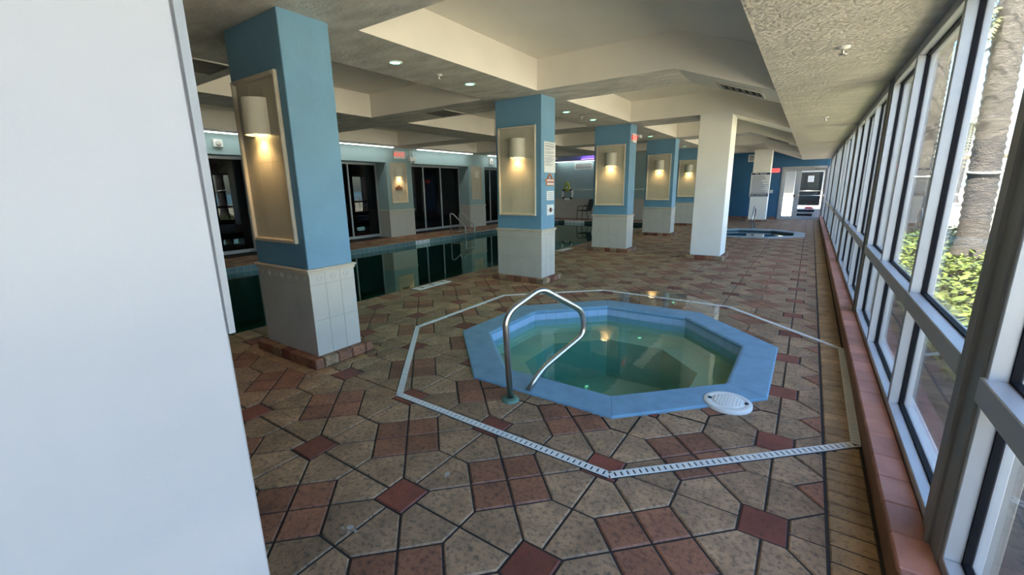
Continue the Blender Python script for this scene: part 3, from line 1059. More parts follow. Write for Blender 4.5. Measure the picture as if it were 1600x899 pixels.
# ------------------------------------------------------------------ swimming pool
pool = thing('swimming_pool', 'long dark green indoor swimming pool left of the columns', 'swimming pool', ((PX0+PX1)/2, 8, 0))
q = MB()
ZB = -1.25
q.face([(PX0,PY0,ZB),(PX1,PY0,ZB),(PX1,PY1,ZB),(PX0,PY1,ZB)])
q.face([(PX0,PY0,ZB),(PX0,PY1,ZB),(PX0,PY1,-.26),(PX0,PY0,-.26)])
q.face([(PX1,PY1,ZB),(PX1,PY0,ZB),(PX1,PY0,-.26),(PX1,PY1,-.26)])
q.face([(PX0,PY1,ZB),(PX1,PY1,ZB),(PX1,PY1,-.26),(PX0,PY1,-.26)])
q.face([(PX1,PY0,ZB),(PX0,PY0,ZB),(PX0,PY0,-.26),(PX1,PY0,-.26)])
q.build('basin', M['poolb'], pool)
q = MB()
q.box(PX0-.02, PX0, PY0, PY1, -.26, -.01, 0); q.box(PX1, PX1+.02, PY0, PY1, -.26, -.01, 0)
q.box(PX0, PX1, PY1, PY1+.02, -.26, -.01, 1); q.box(PX0, PX1, PY0-.02, PY0, -.26, -.01, 1)
q.build('waterline_tile', [M['band'], M['bandx']], pool)
q = MB(); q.face([(PX0,PY0,-.13),(PX1,PY0,-.13),(PX1,PY1,-.13),(PX0,PY1,-.13)]); q.build('water', M['water'], pool)
# depth markers
def marker(txt, c, u, v, w, h, label, chars=None):
    """row of white tiles set in the pool edge with a dark character on each"""
    c, u, v = Vector(c), Vector(u), Vector(v); n = u.cross(v)
    t = thing('depth_marker', label, 'depth marker', tuple(c))
    q = MB(); k = len(txt); tw = w/k
    for i in range(k):
        a = c+u*(-w/2+tw*i+.004); b = c+u*(-w/2+tw*(i+1)-.004)
        P = [a-v*h/2, b-v*h/2, b+v*h/2, a+v*h/2]
        V = [tuple(p-n*.004) for p in P]+[tuple(p+n*.006) for p in P]
        q.poly(V, [(3,2,1,0),(4,5,6,7),(0,1,5,4),(1,2,6,5),(2,3,7,6),(3,0,4,7)])
    q.build('tile', M['paper'], t)
    for i, ch in enumerate(txt):
        if ch != ' ': text_part(ch, h*.95, c+u*(-w/2+tw*(i+.5))+n*.007, u, v, M['ink'], t, 'numeral')
marker('3FT', (PX0+.006, 9.72, -.068), (0,1,0), (0,0,1), .62, .115, 'white depth marker tiles on the far side wall of the pool')
marker('3FT', (PX1+.17, 5.0, .006), (0,1,0), (-1,0,0), .75, .18, 'white depth marker tiles lying in the near edge of the pool')
marker('4FT 6', (-9.25, PY1-.006, -.068), (1,0,0), (0,0,1), 1.05, .115, 'white depth marker tiles on the end wall of the pool')
marker('4FT', (PX1+.16, 9.75, .006), (0,1,0), (-1,0,0), .6, .18, 'white depth marker tiles in the pool edge beside the third blue column')

# ------------------------------------------------------------------ slot drain round the hot tub
dv = [(-3.6,3.3),(-2.47,2.03),(-.74,2.0),(.40,3.08),(.41,4.95),(-.72,6.03),(-2.48,6.08),(-3.6,5.04)]
t = thing('slot_drain', 'narrow white slotted drain running round the hot tub in the paving', 'drain', (TX, TY-2, 0))
for i in range(8):
    a, b = Vector(dv[i]), Vector(dv[(i+1)%8])
    d = (b-a).normalized(); n = Vector((-d.y, d.x)); L = (b-a).length
    def R(mb, s0, s1, w0, w1, z0, z1, mi):
        P = [a+d*s0+n*w0, a+d*s1+n*w0, a+d*s1+n*w1, a+d*s0+n*w1]
        mb.prism([(p.x,p.y) for p in P], z0, z1, mi)
    q = MB()
    h = .025
    P = [a-n*(h+.01)-d*.006, b-n*(h+.01)+d*.006, b+n*(h+.01)+d*.006, a+n*(h+.01)-d*.006]
    R(q, -.004, L+.004, -h, -h+.006, -.02, .006, 0)
    R(q, -.004, L+.004, h-.006, h, -.02, .006, 0)
    R(q, 0, L, -h+.006, h-.006, -.02, .0005, 1)
    s = .0
    while s < L-.02:
        R(q, s, min(s+.026, L), -h+.006, h-.006, .0, .006, 0)
        s += .037
    R(q, 0, L, -h-.008, -h, -.02, .001, 1)
    q.build('grate_section', [M['plastic'], M['slot']], t)

# skimmer lid
t = thing('skimmer_lid', 'round white skimmer lid overlapping the hot tub coping at front right', 'lid', (-.325,3.21,.018))
q = MB(); q.lathe([(0,.010),(.10,.010),(.103,.007),(.118,.007),(.122,.009),(.152,.008),(.16,.003),(.16,-.018)], (-.325,3.21,.020), 40)
for k in range(9):
    x = -.325-.08+.02*k; hw = math.sqrt(max(0,.095**2-(x+.325)**2))
    q.box(x-.004, x+.004, 3.21-hw, 3.21+hw, .028, .0315)
q.build('disc', M['plastic'], t)
for s in (-1, 1):
    q = MB(); q.lathe([(0,.0105),(.013,.0105),(.013,.0)], (-.325+s*.118, 3.21+s*.015, .0245), 12); q.build('finger_hole', M['slot'], t)

# hot tub hand rails
def hand_rail(prof, label, flip=1):
    t = thing('hand_rail', label, 'hand rail', (*prof[0][:2], 0))
    q = MB(); q.tube(bez(prof, .085, 8), .0235, 16); q.build('tube', M['steel'], t)
    for p in (prof[0], prof[-1]):
        q = MB(); q.lathe([(.066,0),(.066,.010),(.058,.018),(.034,.026),(.026,.026)], (p[0],p[1],.0 if p is prof[0] else .018), 28)
        if p is prof[0]: q.build('flange', M['flange'], t)
    return t
hand_rail([(-1.69,2.42,0),(-1.70,2.39,.62),(-1.685,2.44,.70),(-1.60,2.72,.815),(-1.465,3.17,.545),(-1.455,3.20,.34),(-1.60,2.73,.155),(-1.638,2.592,.018)],
          'bent stainless hand rail at the front of the nearer hot tub')
hand_rail([(-1.56,17.85,0),(-1.56,17.88,.45),(-1.56,17.75,.66),(-1.57,17.45,.80),(-1.57,17.05,.46),(-1.57,17.05,.30),(-1.56,17.35,.14),(-1.56,17.40,.018)],
          'bent stainless hand rail at the back of the far hot tub')
# pool ladder
t = thing('pool_ladder', 'stainless steel ladder rails with crossbars on the far side of the pool', 'ladder', (-10.4,11.9,0))
for yy in (11.65, 12.15):
    q = MB(); q.tube(bez([(-10.62,yy,0),(-10.62,yy,.70),(-10.48,yy,.70),(-9.93,yy,.26),(-9.93,yy,-.55)], .06, 5), .021, 10)
    q.build('rail', M['steel'], t)
for (a, b) in (((-10.62,11.65,.10),(-9.93,11.65,.07)), ((-10.62,12.15,.10),(-9.93,12.15,.07))):
    q = MB(); q.tube([a, b], .017, 8); q.build('crossbar', M['steel'], t)
for z in (-.30, -.52):
    q = MB(); q.box(-9.98,-9.88,11.66,12.14,z-.015,z+.015,0,bev=.005); q.build('step', M['plastic'], t)

# white residue spots on the pavers
def stain(cx, cy, rad, label):
    t = MB(); rs = random.Random(int(cx*100))
    for k in range(7):
        a, d = rs.uniform(0,2*PI), rad*rs.uniform(0,1)*(k > 0)
        p, w = (cx+d*math.cos(a), cy+d*math.sin(a)), rad*(.42 if k == 0 else rs.uniform(.08,.2))
        t.face([(p[0]+w*rs.uniform(.6,1.2)*math.cos(2*PI*j/9), p[1]+w*rs.uniform(.6,1.2)*math.sin(2*PI*j/9), .0012) for j in range(9)])
    o = t.build('stain', mat('white_residue', (.50,.48,.45), .8, .3, 60)); tag(o, label, 'stain'); o['kind'] = 'stuff'
stain(-1.62, .98, .045, 'white smear on a tan paver just below the dark red diamond paver nearest the camera')
stain(-1.50, 1.52, .04, 'pale flecks at a paver joint above the dark red diamond paver nearest the camera')
# wet patch beyond the hot tub
q = MB()
wp = [(-2.05,5.53),(-1.0,5.53),(-.76,5.27),(-.60,5.20),(-.62,5.55),(-.80,5.95),(-1.0,6.22),(-1.35,6.40),(-1.75,6.42),(-2.05,6.25),(-2.2,5.9)]
q.face([(x,y,.0042) for x,y in wp])
o = q.build('puddle', M['puddle']); tag(o, 'thin film of water on the pavers behind the nearer hot tub', 'puddle')

# ------------------------------------------------------------------ signs and notices
SXF = -3.53+.002
def board(name, label, cat, y0, y1, z0, z1, m=None, th=.006, x=SXF):
    t = thing(name, label, cat, (x, (y0+y1)/2, (z0+z1)/2))
    q = MB(); q.box(x-.002, x+th, y0, y1, z0, z1, 0, bev=.002); q.build('board', m or M['paper'], t)
    return t
t = board('rules_notice', 'tall white rules notice of dense print near the top of the second blue column', 'notice', 6.10, 6.46, 1.79, 2.26)
q = MB()
zz = 2.235
for k, (w, g) in enumerate([(.28,.030),(.30,.018),(.30,.028),(.26,.016),(.18,.028),(.28,.016),(.29,.016),(.20,.030),(.29,.028),(.24,.016),(.28,.016),(.27,.016),(.26,.016),(.24,.016),(.16,.022),(.26,.018),(.20,.02)]):
    hh = .013 if k in (0,1,8) else .008
    q.box(SXF+.006, SXF+.0075, 6.12, 6.12+w, zz-hh, zz)
    zz -= g
q.build('print', M['grey_ink'], t)
t = thing('warning_plaque', 'orange plaque with a peaked hanger under the rules notice on the second blue column', 'sign', (SXF, 6.28, 1.63))
q = MB(); q.box(SXF-.002, SXF+.010, 6.14, 6.43, 1.645, 1.69, 0, bev=.004); q.box(SXF-.002, SXF+.010, 6.16, 6.42, 1.585, 1.635, 0, bev=.004); q.build('board', M['orange'], t)
q = MB(); q.tube([(SXF+.004,6.21,1.69),(SXF+.004,6.255,1.75),(SXF+.004,6.285,1.765),(SXF+.004,6.315,1.75),(SXF+.004,6.36,1.69)], .011, 8); q.build('hanger', M['orange'], t)
q = MB()
for (za, zb) in ((1.659,1.676),(1.600,1.620)): q.box(SXF+.010, SXF+.011, 6.18, 6.40, za, zb)
q.build('print', M['paper'], t)
t = board('small_notice', 'small pale square notice in four lines, below the orange plaque', 'notice', 6.18, 6.42, 1.35, 1.50)
q = MB()
for k in range(4): q.box(SXF+.006, SXF+.0075, 6.21+.01*(k%2), 6.39, 1.375+.03*k, 1.385+.03*k)
q.build('print', M['grey_ink'], t)
t = board('button_plate', 'white plate with a dark round button, lowest on the second blue column', 'switch', 6.18, 6.42, 1.11, 1.28)
q = MB(); q.lathe([(.036,0),(.036,.012),(.022,.02),(0,.02)], (SXF+.006,6.30,1.195), 20, axis='x'); q.build('button', mat('dark_red_button', (.10,.03,.03), .4), t)
for yy in (6.215, 6.365):
    q = MB(); q.box(SXF+.006, SXF+.0075, yy, yy+.025, 1.19, 1.20); q.build('print', M['ink'], t)

def exit_sign(label, axis, c, z0, z1, face, w, lit, lamps=False):
    if axis == 'x':
        loc = (face, c, z0); u, v, n = Vector((0,1,0)), Vector((0,0,1)), Vector((1,0,0)); o = Vector((face, c, (z0+z1)/2))
    else:
        loc = (c, face, z0); u, v, n = Vector((1,0,0)), Vector((0,0,1)), Vector((0,-1,0)); o = Vector((c, face, (z0+z1)/2))
    t = thing('exit_sign', label, 'exit sign', loc, 'exit signs')
    def B(mb, a0, a1, b0, b1, n0, n1, bev=0.004):
        ps = [o+u*a+v*b+n*k for a in (a0,a1) for b in (b0,b1) for k in (n0,n1)]
        mb.box(min(p.x for p in ps), max(p.x for p in ps), min(p.y for p in ps), max(p.y for p in ps), min(p.z for p in ps), max(p.z for p in ps), 0, bev=bev)
    h = z1-z0
    q = MB(); B(q, -w/2, w/2, -h/2, h/2, 0, .045); q.build('housing', M['exitface'] if lit else M['paper'], t)
    text_part('EXIT', h*.78, o+n*.047, u, v, M['exitred'] if not lit else mat('dark_red_letters', (.25,.01,.01), .5), t)
    for s in (-1, 1):
        if lit and s == -1: continue
        q = MB()
        a = [o+u*(s*(w/2-.012))+n*.046+v*(.028), o+u*(s*(w/2+.030))+n*.046, o+u*(s*(w/2-.012))+n*.046-v*(.028)]
        if s == 1: a = a[::-1]
        V = [tuple(p-n*.03) for p in a]+[tuple(p) for p in a]
        q.poly(V, [(2,1,0),(3,4,5),(0,1,4,3),(1,2,5,4),(2,0,3,5)])
        q.build('arrow', M['exitred'], t)
    if lamps:
        for s in (0, 1):
            q = MB(); cc = o+u*(w/2+.07+.10*s)+n*.05+v*.06
            q.lathe([(.0,.05),(.04,.05),(.045,.02),(.03,-.03),(0,-.03)], tuple(cc), 14, axis='x'); q.build('lamp_head', M['plastic'], t)
    return t
exit_sign('white exit sign with red letters high on the pool-side wall', 'x', 10.33, 2.58, 2.84, -11.6, .46, False)
exit_sign('exit sign with two lamp heads on the third blue column', 'x', 10.20, 2.53, 2.73, -3.53, .26, False, True)
exit_sign('red lit exit sign on the blue end wall left of the glass door', 'y', -1.42, 2.05, 2.22, YF, .36, True)

# emergency light box with conduit, hung by the pier
t = thing('emergency_light', 'small white emergency light box on conduit right of the pool-side exit sign', 'emergency light', (-11.55,10.85,2.5))
q = MB(); q.box(-11.6,-11.48,10.72,11.0,2.52,2.66,0,bev=.008); q.build('case', M['plastic'], t)
for yy in (10.80, 10.92):
    q = MB(); q.tube([(-11.58,yy,2.66),(-11.58,yy,2.93)], .011, 8); q.build('conduit', M['plastic'], t)
    q = MB(); q.lathe([(0,-.04),(.03,-.04),(.035,0),(.02,.03),(0,.03)], (-11.53,yy,2.49), 12); q.build('lamp_head', M['plastic'], t)
t = thing('wall_alarm', 'square white alarm box on the pool-side wall left of the nearest column', 'alarm', (-11.6,4.84,2.69))
q = MB(); q.box(-11.6,-11.53,4.74,4.94,2.60,2.78,0,bev=.01); q.build('case', M['plastic'], t)
q = MB(); q.lathe([(.06,0),(.06,.012),(.045,.018),(0,.018)], (-11.53,4.84,2.69), 18, axis='x'); q.build('grille', M['vent'], t)
t = thing('wall_alarm', 'small white alarm box high on the pool-side wall just left of the second column', 'alarm', (-11.6,15.4,2.66))
q = MB(); q.box(-11.6,-11.5,15.3,15.5,2.56,2.82,0,bev=.01); q.build('case', M['plastic'], t)
q = MB(); q.lathe([(.05,0),(.05,.012),(.04,.018),(0,.018)], (-11.5,15.4,2.70), 18, axis='x'); q.build('grille', M['vent'], t)
t = thing('warning_plaque', 'small brown peaked plaque below the lit sconce on the pool-side pier', 'sign', (-11.6,10.2,1.62))
q = MB()
pts = [(10.07,1.56),(10.36,1.56),(10.36,1.66),(10.28,1.67),(10.215,1.73),(10.15,1.67),(10.07,1.66)]
V = [(-11.588,a,b) for a,b in pts]+[(-11.575,a,b) for a,b in pts]
n_ = len(pts); q.poly(V, [tuple(range(n_-1,-1,-1)), tuple(range(n_,2*n_))]+[(i,(i+1)%n_,n_+(i+1)%n_,n_+i) for i in range(n_)])
q.build('board', mat('brown_plaque_paint', (.16,.08,.04), .5), t)

# spa rules board on the far white column
t = thing('rules_board', 'white spa rules board with dark NO DIVING band on the far white column', 'sign', (-1.78,20.99,1.5))
yb = 20.992
q = MB(); q.box(-2.14,-1.44,yb-.010,yb,1.04,2.02,0,bev=.004); q.build('board', M['paper'], t)
q = MB(); q.box(-2.12,-1.46,yb-.0115,yb-.009,1.93,2.005); q.build('band', M['navy'], t)
q = MB(); q.box(-2.12,-1.46,yb-.0115,yb-.009,1.05,1.16); q.build('band', M['navy'], t)
text_part('SPA', .085, (-1.94,yb-.013,1.967), (1,0,0), (0,0,1), M['paper'], t)
text_part('RULES', .085, (-1.70,yb-.013,1.967), (1,0,0), (0,0,1), M['paper'], t)
text_part('NO', .12, (-2.02,yb-.013,1.105), (1,0,0), (0,0,1), M['paper'], t)
text_part('DIVING', .12, (-1.70,yb-.013,1.105), (1,0,0), (0,0,1), M['paper'], t)
q = MB()
zz = 1.90
rr = random.Random(3)
for k in range(19):
    q.box(-2.09, -2.09+rr.uniform(.35,.60), yb-.0115, yb-.009, zz-.022, zz)
    zz -= .036
q.box(-2.10,-1.48,yb-.0115,yb-.009,1.175,1.215)
q.build('print', M['grey_ink'], t)
# small things on the far wall
t = thing('light_switch', 'small white switch plate on the blue end wall left of the glass door', 'switch', (-1.47,YF,1.22))
q = MB(); q.box(-1.53,-1.41,YF-.012,YF,1.15,1.29,0,bev=.004); q.build('plate', M['plastic'], t)
q = MB(); q.box(-1.485,-1.455,YF-.022,YF-.012,1.20,1.24,0,bev=.003); q.build('toggle', M['plastic'], t)

def vent_thing(label, corners, drop=.012, nl=9, m=None, ncol=1):
    """louvred grille: corners a,b,c,d in order, louvres run along a->b"""
    a, b, c, d = [Vector(p) for p in corners]
    n = (b-a).cross(d-a).normalized()
    ctr = (a+b+c+d)/4
    t = thing('air_vent', label, 'air vent', tuple(ctr), 'air vents')
    def Q(mb, s0, s1, t0, t1, n0, n1, mi=0):
        def P(s, tt, k): return tuple(a+(b-a)*s+(d-a)*tt+n*k)
        V = [P(s0,t0,n0),P(s1,t0,n0),P(s1,t1,n0),P(s0,t1,n0),P(s0,t0,n1),P(s1,t0,n1),P(s1,t1,n1),P(s0,t1,n1)]
        mb.poly(V, [(0,3,2,1),(4,5,6,7),(0,1,5,4),(1,2,6,5),(2,3,7,6),(3,0,4,7)], mi)
    fw = .03/(b-a).length; fh = .03/(d-a).length
    q = MB(); Q(q,0,1,0,fh,0,drop); Q(q,0,1,1-fh,1,0,drop); Q(q,0,fw,fh,1-fh,0,drop); Q(q,1-fw,1,fh,1-fh,0,drop); q.build('vent_frame', m or M['vent'], t)
    q = MB(); Q(q, fw, 1-fw, fh, 1-fh, .0005, .002); q.build('vent_back', M['black'], t)
    q = MB()
    for k in range(nl):
        t0 = fh+(1-2*fh)*(k+.2)/nl
        Q(q, fw, 1-fw, t0, t0+(1-2*fh)/nl*.45, .003, drop*.8)
    q.build('louvre', m or M['louvre'], t)
def sl(x, y): return (x, y, zs(x, ZS)-.001)
vent_thing('square ceiling vent in the beam soffit between the first two blue columns', [(-6.10,6.02,ZS),(-6.10,6.62,ZS),(-5.51,6.62,ZS),(-5.51,6.02,ZS)])
vent_thing('square ceiling vent half hidden behind the near white wall, left of the nearest column', [(-6.12,2.05,ZS),(-6.12,2.60,ZS),(-5.48,2.60,ZS),(-5.48,2.05,ZS)])
vent_thing('long slotted vent in the sloping soffit above the nearer hot tub', [sl(-1.12,6.15),sl(-1.12,6.55),sl(-.60,6.55),sl(-.60,6.15)], nl=6)
vent_thing('long slotted vent in the sloping soffit above the far hot tub', [sl(-1.18,13.95),sl(-1.18,14.55),sl(-.62,14.55),sl(-.62,13.95)], nl=6)
vent_thing('white wall vent high on the pale end wall behind the pool', [(-10.0,20.4,2.42),(-9.05,20.4,2.42),(-9.05,20.4,2.75),(-10.0,20.4,2.75)], nl=10, m=M['paper'])
vent_thing('small white wall vent on the blue end wall left of the rules board', [(-2.52,YF,2.55),(-2.25,YF,2.55),(-2.25,YF,2.86),(-2.52,YF,2.86)], nl=7, m=M['paper'])

# ------------------------------------------------------------------ ceiling fittings
DLY = [(3.58,'green-lit downlight in the beam, first of the pair nearest the camera'), (4.87,'green-lit downlight in the beam just before the second blue column'),
       (7.69,'green-lit downlight in the beam just past the second blue column'), (8.92,'green-lit downlight in the beam just before the third blue column'),
       (12.9,'green-lit downlight in the beam just before the fourth blue column'), (17.0,'green-lit downlight in the beam just before the fifth blue column')]
for yy, lab in DLY:
    t = thing('downlight', lab, 'ceiling light', (-3.97,yy,ZS), 'green downlights along the column beam')
    q = MB(); q.lathe([(.055,-.004),(.062,-.010),(.080,-.006),(.082,0)], (-3.97,yy,ZS), 24); q.build('trim_ring', M['plastic'], t)
    q = MB(); q.lathe([(0,-.006),(.056,-.006)], (-3.97,yy,ZS), 24); q.build('lens', M['green'], t)
    l = bpy.data.lights.new('downlight_glow', 'SPOT'); l.energy = 6; l.color = (.35,1,.6); l.spot_size = math.radians(110); l.spot_blend = .8; l.shadow_soft_size = .05
    o = bpy.data.objects.new('downlight_glow', l); COL.objects.link(o); o.parent = t; o.location = (0,0,-.02)
for (x, y, z, lab) in [(-3.97,4.27,ZS,'small sprinkler head in the beam between the two nearest green downlights'), (-3.97,8.36,ZS,'small sprinkler head in the beam between the second and third columns'),
                       (.08,4.32,2.54,'chrome sprinkler head in the low ceiling by the windows, nearer one'), (.06,8.53,2.54,'chrome sprinkler head in the low ceiling by the windows, farther one'),
                       (-7.95,8.6,ZS,'small sprinkler head in the soffit over the pool')]:
    t = thing('sprinkler_head', lab, 'sprinkler', (x,y,z))
    q = MB(); q.lathe([(.045,0),(.042,-.008),(.020,-.016),(0,-.016)], (x,y,z), 18); q.build('escutcheon', M['plastic'], t)
    q = MB(); q.lathe([(.010,-.01),(.010,-.04),(.006,-.05)], (x,y,z), 10); q.lathe([(0,-.052),(.026,-.050),(.026,-.054),(0,-.056)], (x,y,z), 14); q.build('deflector', M['steel'], t)
STR = [(3.2,5.75,'white strip light on the pool-side wall left of the nearest column'), (6.9,9.85,'white strip light on the pool-side wall right of the nearest column'),
       (10.9,13.85,'white strip light on the pool-side wall, right of the exit sign'), (14.9,17.75,'white strip light on the pool-side wall just left of the second column')]
for (a, b, lab) in STR:
    t = thing('strip_light', lab, 'ceiling light', (-11.3,(a+b)/2,ZS), 'strip lights along the pool-side wall')
    q = MB(); q.box(-11.36,-11.24,a,b,ZS-.03,ZS-.001,0,bev=.004); q.build('housing', M['plastic'], t)
    q = MB(); q.box(-11.35,-11.25,a+.02,b-.02,ZS-.042,ZS-.028,0,bev=.006); q.build('diffuser', M['strip'], t)
t = thing('strip_light', 'white strip light above the wall vent on the pale end wall', 'ceiling light', (-9.6,20.2,2.8), 'strip lights along the pool-side wall')
q = MB(); q.box(-11.0,-8.2,20.1,20.38,2.82,2.86,0,bev=.004); q.build('housing', M['plastic'], t)
q = MB(); q.box(-10.98,-8.22,20.12,20.36,2.80,2.822,0,bev=.006); q.build('diffuser', mat('dim_white_diffuser', (.9,.95,.95), .5, emit=(.88,1,.98), estr=1.0), t)
t = thing('uplight', 'violet glowing LED bar above the strip light on the pale end wall', 'ceiling light', (-9.0,20.2,2.87))
q = MB(); q.box(-9.6,-8.3,20.15,20.3,2.86,2.89,0,bev=.004); q.build('housing', M['plastic'], t)
q = MB(); q.box(-9.55,-8.35,20.17,20.28,2.89,2.90); q.build('diffuser', mat('lit_violet_lens', (.4,.2,.9), .5, emit=(.3,.12,1), estr=6), t)

# ------------------------------------------------------------------ things at the far end of the pool
t = thing('life_ring', 'white life ring with dark bands hung on the pale end wall', 'life ring', (-10.35,20.33,1.22))
pts = [(-10.35+.28*math.cos(2*PI*k/32), 20.31, 1.22+.28*math.sin(2*PI*k/32)) for k in range(32)]
q = MB(); q.tube(pts, .062, 12, closed=True); q.build('ring', M['ringw'], t)
for k in range(4):
    a = PI/4+k*PI/2
    q = MB(); q.tube([(-10.35+.28*math.cos(a+e), 20.31, 1.22+.28*math.sin(a+e)) for e in (-.16,-.08,0,.08,.16)], .066, 12); q.build('band', M['sling'], t)
t = thing('rope_coil', 'yellow-green rope coil hanging above the life ring', 'rope', (-10.33,20.24,1.5))
q = MB()
for k in range(6):
    r = random.Random(k)
    w = .09+.03*r.random(); h = .26+.05*r.random(); cx = -10.33+.03*(r.random()-.5)
    q.tube([(cx+.85*w*math.cos(2*PI*j/20)*(1.15-.25*math.sin(2*PI*j/20)), 20.22-.012*k+.01*math.sin(j), 1.58+.72*h*math.sin(2*PI*j/20)*.95) for j in range(20)], .022, 7, closed=True)
q.build('coil', M['yellow'], t)
q = MB(); q.tube([(-10.33,20.4,1.77),(-10.33,20.2,1.78),(-10.33,20.17,1.84)], .012, 8); q.build('hook', M['steel'], t)
t = thing('reach_pole', 'long white rescue pole hung flat on the pale end wall beside the life ring', 'pole', (-8.0,20.36,1.42))
q = MB(); q.tube([(-10.05,20.34,1.42),(-5.3,20.34,1.42)], .022, 10); q.build('shaft', M['plastic'], t)
for x in (-9.6,-5.8):
    q = MB(); q.box(x-.02,x+.02,20.33,20.4,1.38,1.40); q.build('bracket', M['steel'], t)
def patio_chair(cx, cy, label):
    """armchair facing -x"""
    t = thing('patio_chair', label, 'chair', (cx,cy,0))
    w = .27
    q = MB(); q.poly([(cx-.26,cy-w,.42),(cx+.22,cy-w,.40),(cx+.22,cy+w,.40),(cx-.26,cy+w,.42),(cx-.26,cy-w,.45),(cx+.22,cy-w,.43),(cx+.22,cy+w,.43),(cx-.26,cy+w,.45)], [(0,3,2,1),(4,5,6,7),(0,1,5,4),(1,2,6,5),(2,3,7,6),(3,0,4,7)]); q.build('seat', M['sling'], t)
    q = MB(); q.poly([(cx+.20,cy-w,.42),(cx+.36,cy-w,.98),(cx+.36,cy+w,.98),(cx+.20,cy+w,.42),(cx+.23,cy-w,.41),(cx+.39,cy-w,.97),(cx+.39,cy+w,.97),(cx+.23,cy+w,.41)], [(0,1,2,3),(7,6,5,4),(0,4,5,1),(1,5,6,2),(2,6,7,3),(3,7,4,0)]); q.build('backrest', M['sling'], t)
    for s in (-1,1):
        y = cy+s*(w+.02)
        q = MB(); q.tube([(cx-.30,y,0),(cx-.25,y,.62)], .016, 8); q.build('leg', M['chairf'], t)
        q = MB(); q.tube([(cx+.34,y,0),(cx+.20,y,.42),(cx+.37,y,.98)], .016, 8); q.build('leg', M['chairf'], t)
        q = MB(); q.tube(bez([(cx-.25,y,.62),(cx-.10,y,.66),(cx+.28,y,.64)], .05), .018, 8); q.build('armrest', M['chairf'], t)
patio_chair(-9.15, 19.85, 'dark sling patio chair facing left against the end wall by the pool')

# ------------------------------------------------------------------ outside
q = MB()
q.face([(.7,-60,-.12),(60,-60,-.12),(60,90,-.12),(.7,90,-.12)], 0)
struct(q.build('ground', M['soil']))
q = MB(); q.face([(3.3,-60,-.10),(90,-60,-.10),(90,140,-.10),(3.3,140,-.10)]); struct(q.build('ground_beach', M['sand']))
q = MB(); q.face([(45,-300,-.05),(700,-300,-.05),(700,700,-.05),(45,700,-.05)]); struct(q.build('ground_sea', M['sea']))
q = MB(); q.box(XW+.05, XW+.20, YB, YF, -.12, .095, 0, bev=.01); struct(q.build('trim_ledge', M['concrete']))
def leaves(mb, n, x0, x1, y0, y1, zf, size, r):
    for _ in range(n):
        x, y = r.uniform(x0,x1), r.uniform(y0,y1)
        z = zf(x,y)*r.uniform(.35,1.0)-.1
        a, tl = r.uniform(0,2*PI), r.uniform(-.7,.7)
        s = size*r.uniform(.6,1.3)
        u = Vector((math.cos(a), math.sin(a), tl)).normalized()
        w = Vector((-math.sin(a), math.cos(a), r.uniform(-.5,.5))).normalized()
        c = Vector((x,y,z))
        mb.face([c-u*s, c-u*s*.3+w*s*.5, c+u*s*.5+w*s*.42, c+u*s, c+u*s*.5-w*s*.42, c-u*s*.3-w*s*.5], 0, tone=r.random())
rr = random.Random(11)
q = MB()
def hf(x, y): return .50*min(1, max(.12,(x-1.30)/.75))*(.85+.15*math.sin(x*5+y*3))
leaves(q, 9000, 1.45, 3.6, 5.2, 17.0, hf, .06, rr)
o = q.build('ground_cover', M['leaf']); o['kind'] = 'stuff'; tag(o, 'sunlit yellow-green leafy ground cover under the palms outside the windows', 'ground cover')
q = MB()
for _ in range(900):
    x, y = rr.uniform(1.15,1.75), rr.uniform(3.6,9.5)
    a = rr.uniform(0,2*PI); h = rr.uniform(.08,.26); d = Vector((math.cos(a), math.sin(a), 0))*h*.7; w = Vector((-math.sin(a), math.cos(a), 0))*.006
    p = Vector((x,y,-.12)); m_ = p+d*.45+Vector((0,0,h*.75)); e = p+d+Vector((0,0,h*.8))
    q.face([p-w,p+w,m_+w*.8,e,m_-w*.8], 0, tone=rr.random())
o = q.build('grass', M['grass']); o['kind'] = 'stuff'; tag(o, 'tufts of pale dry grass at the edge of the ground cover outside', 'grass')

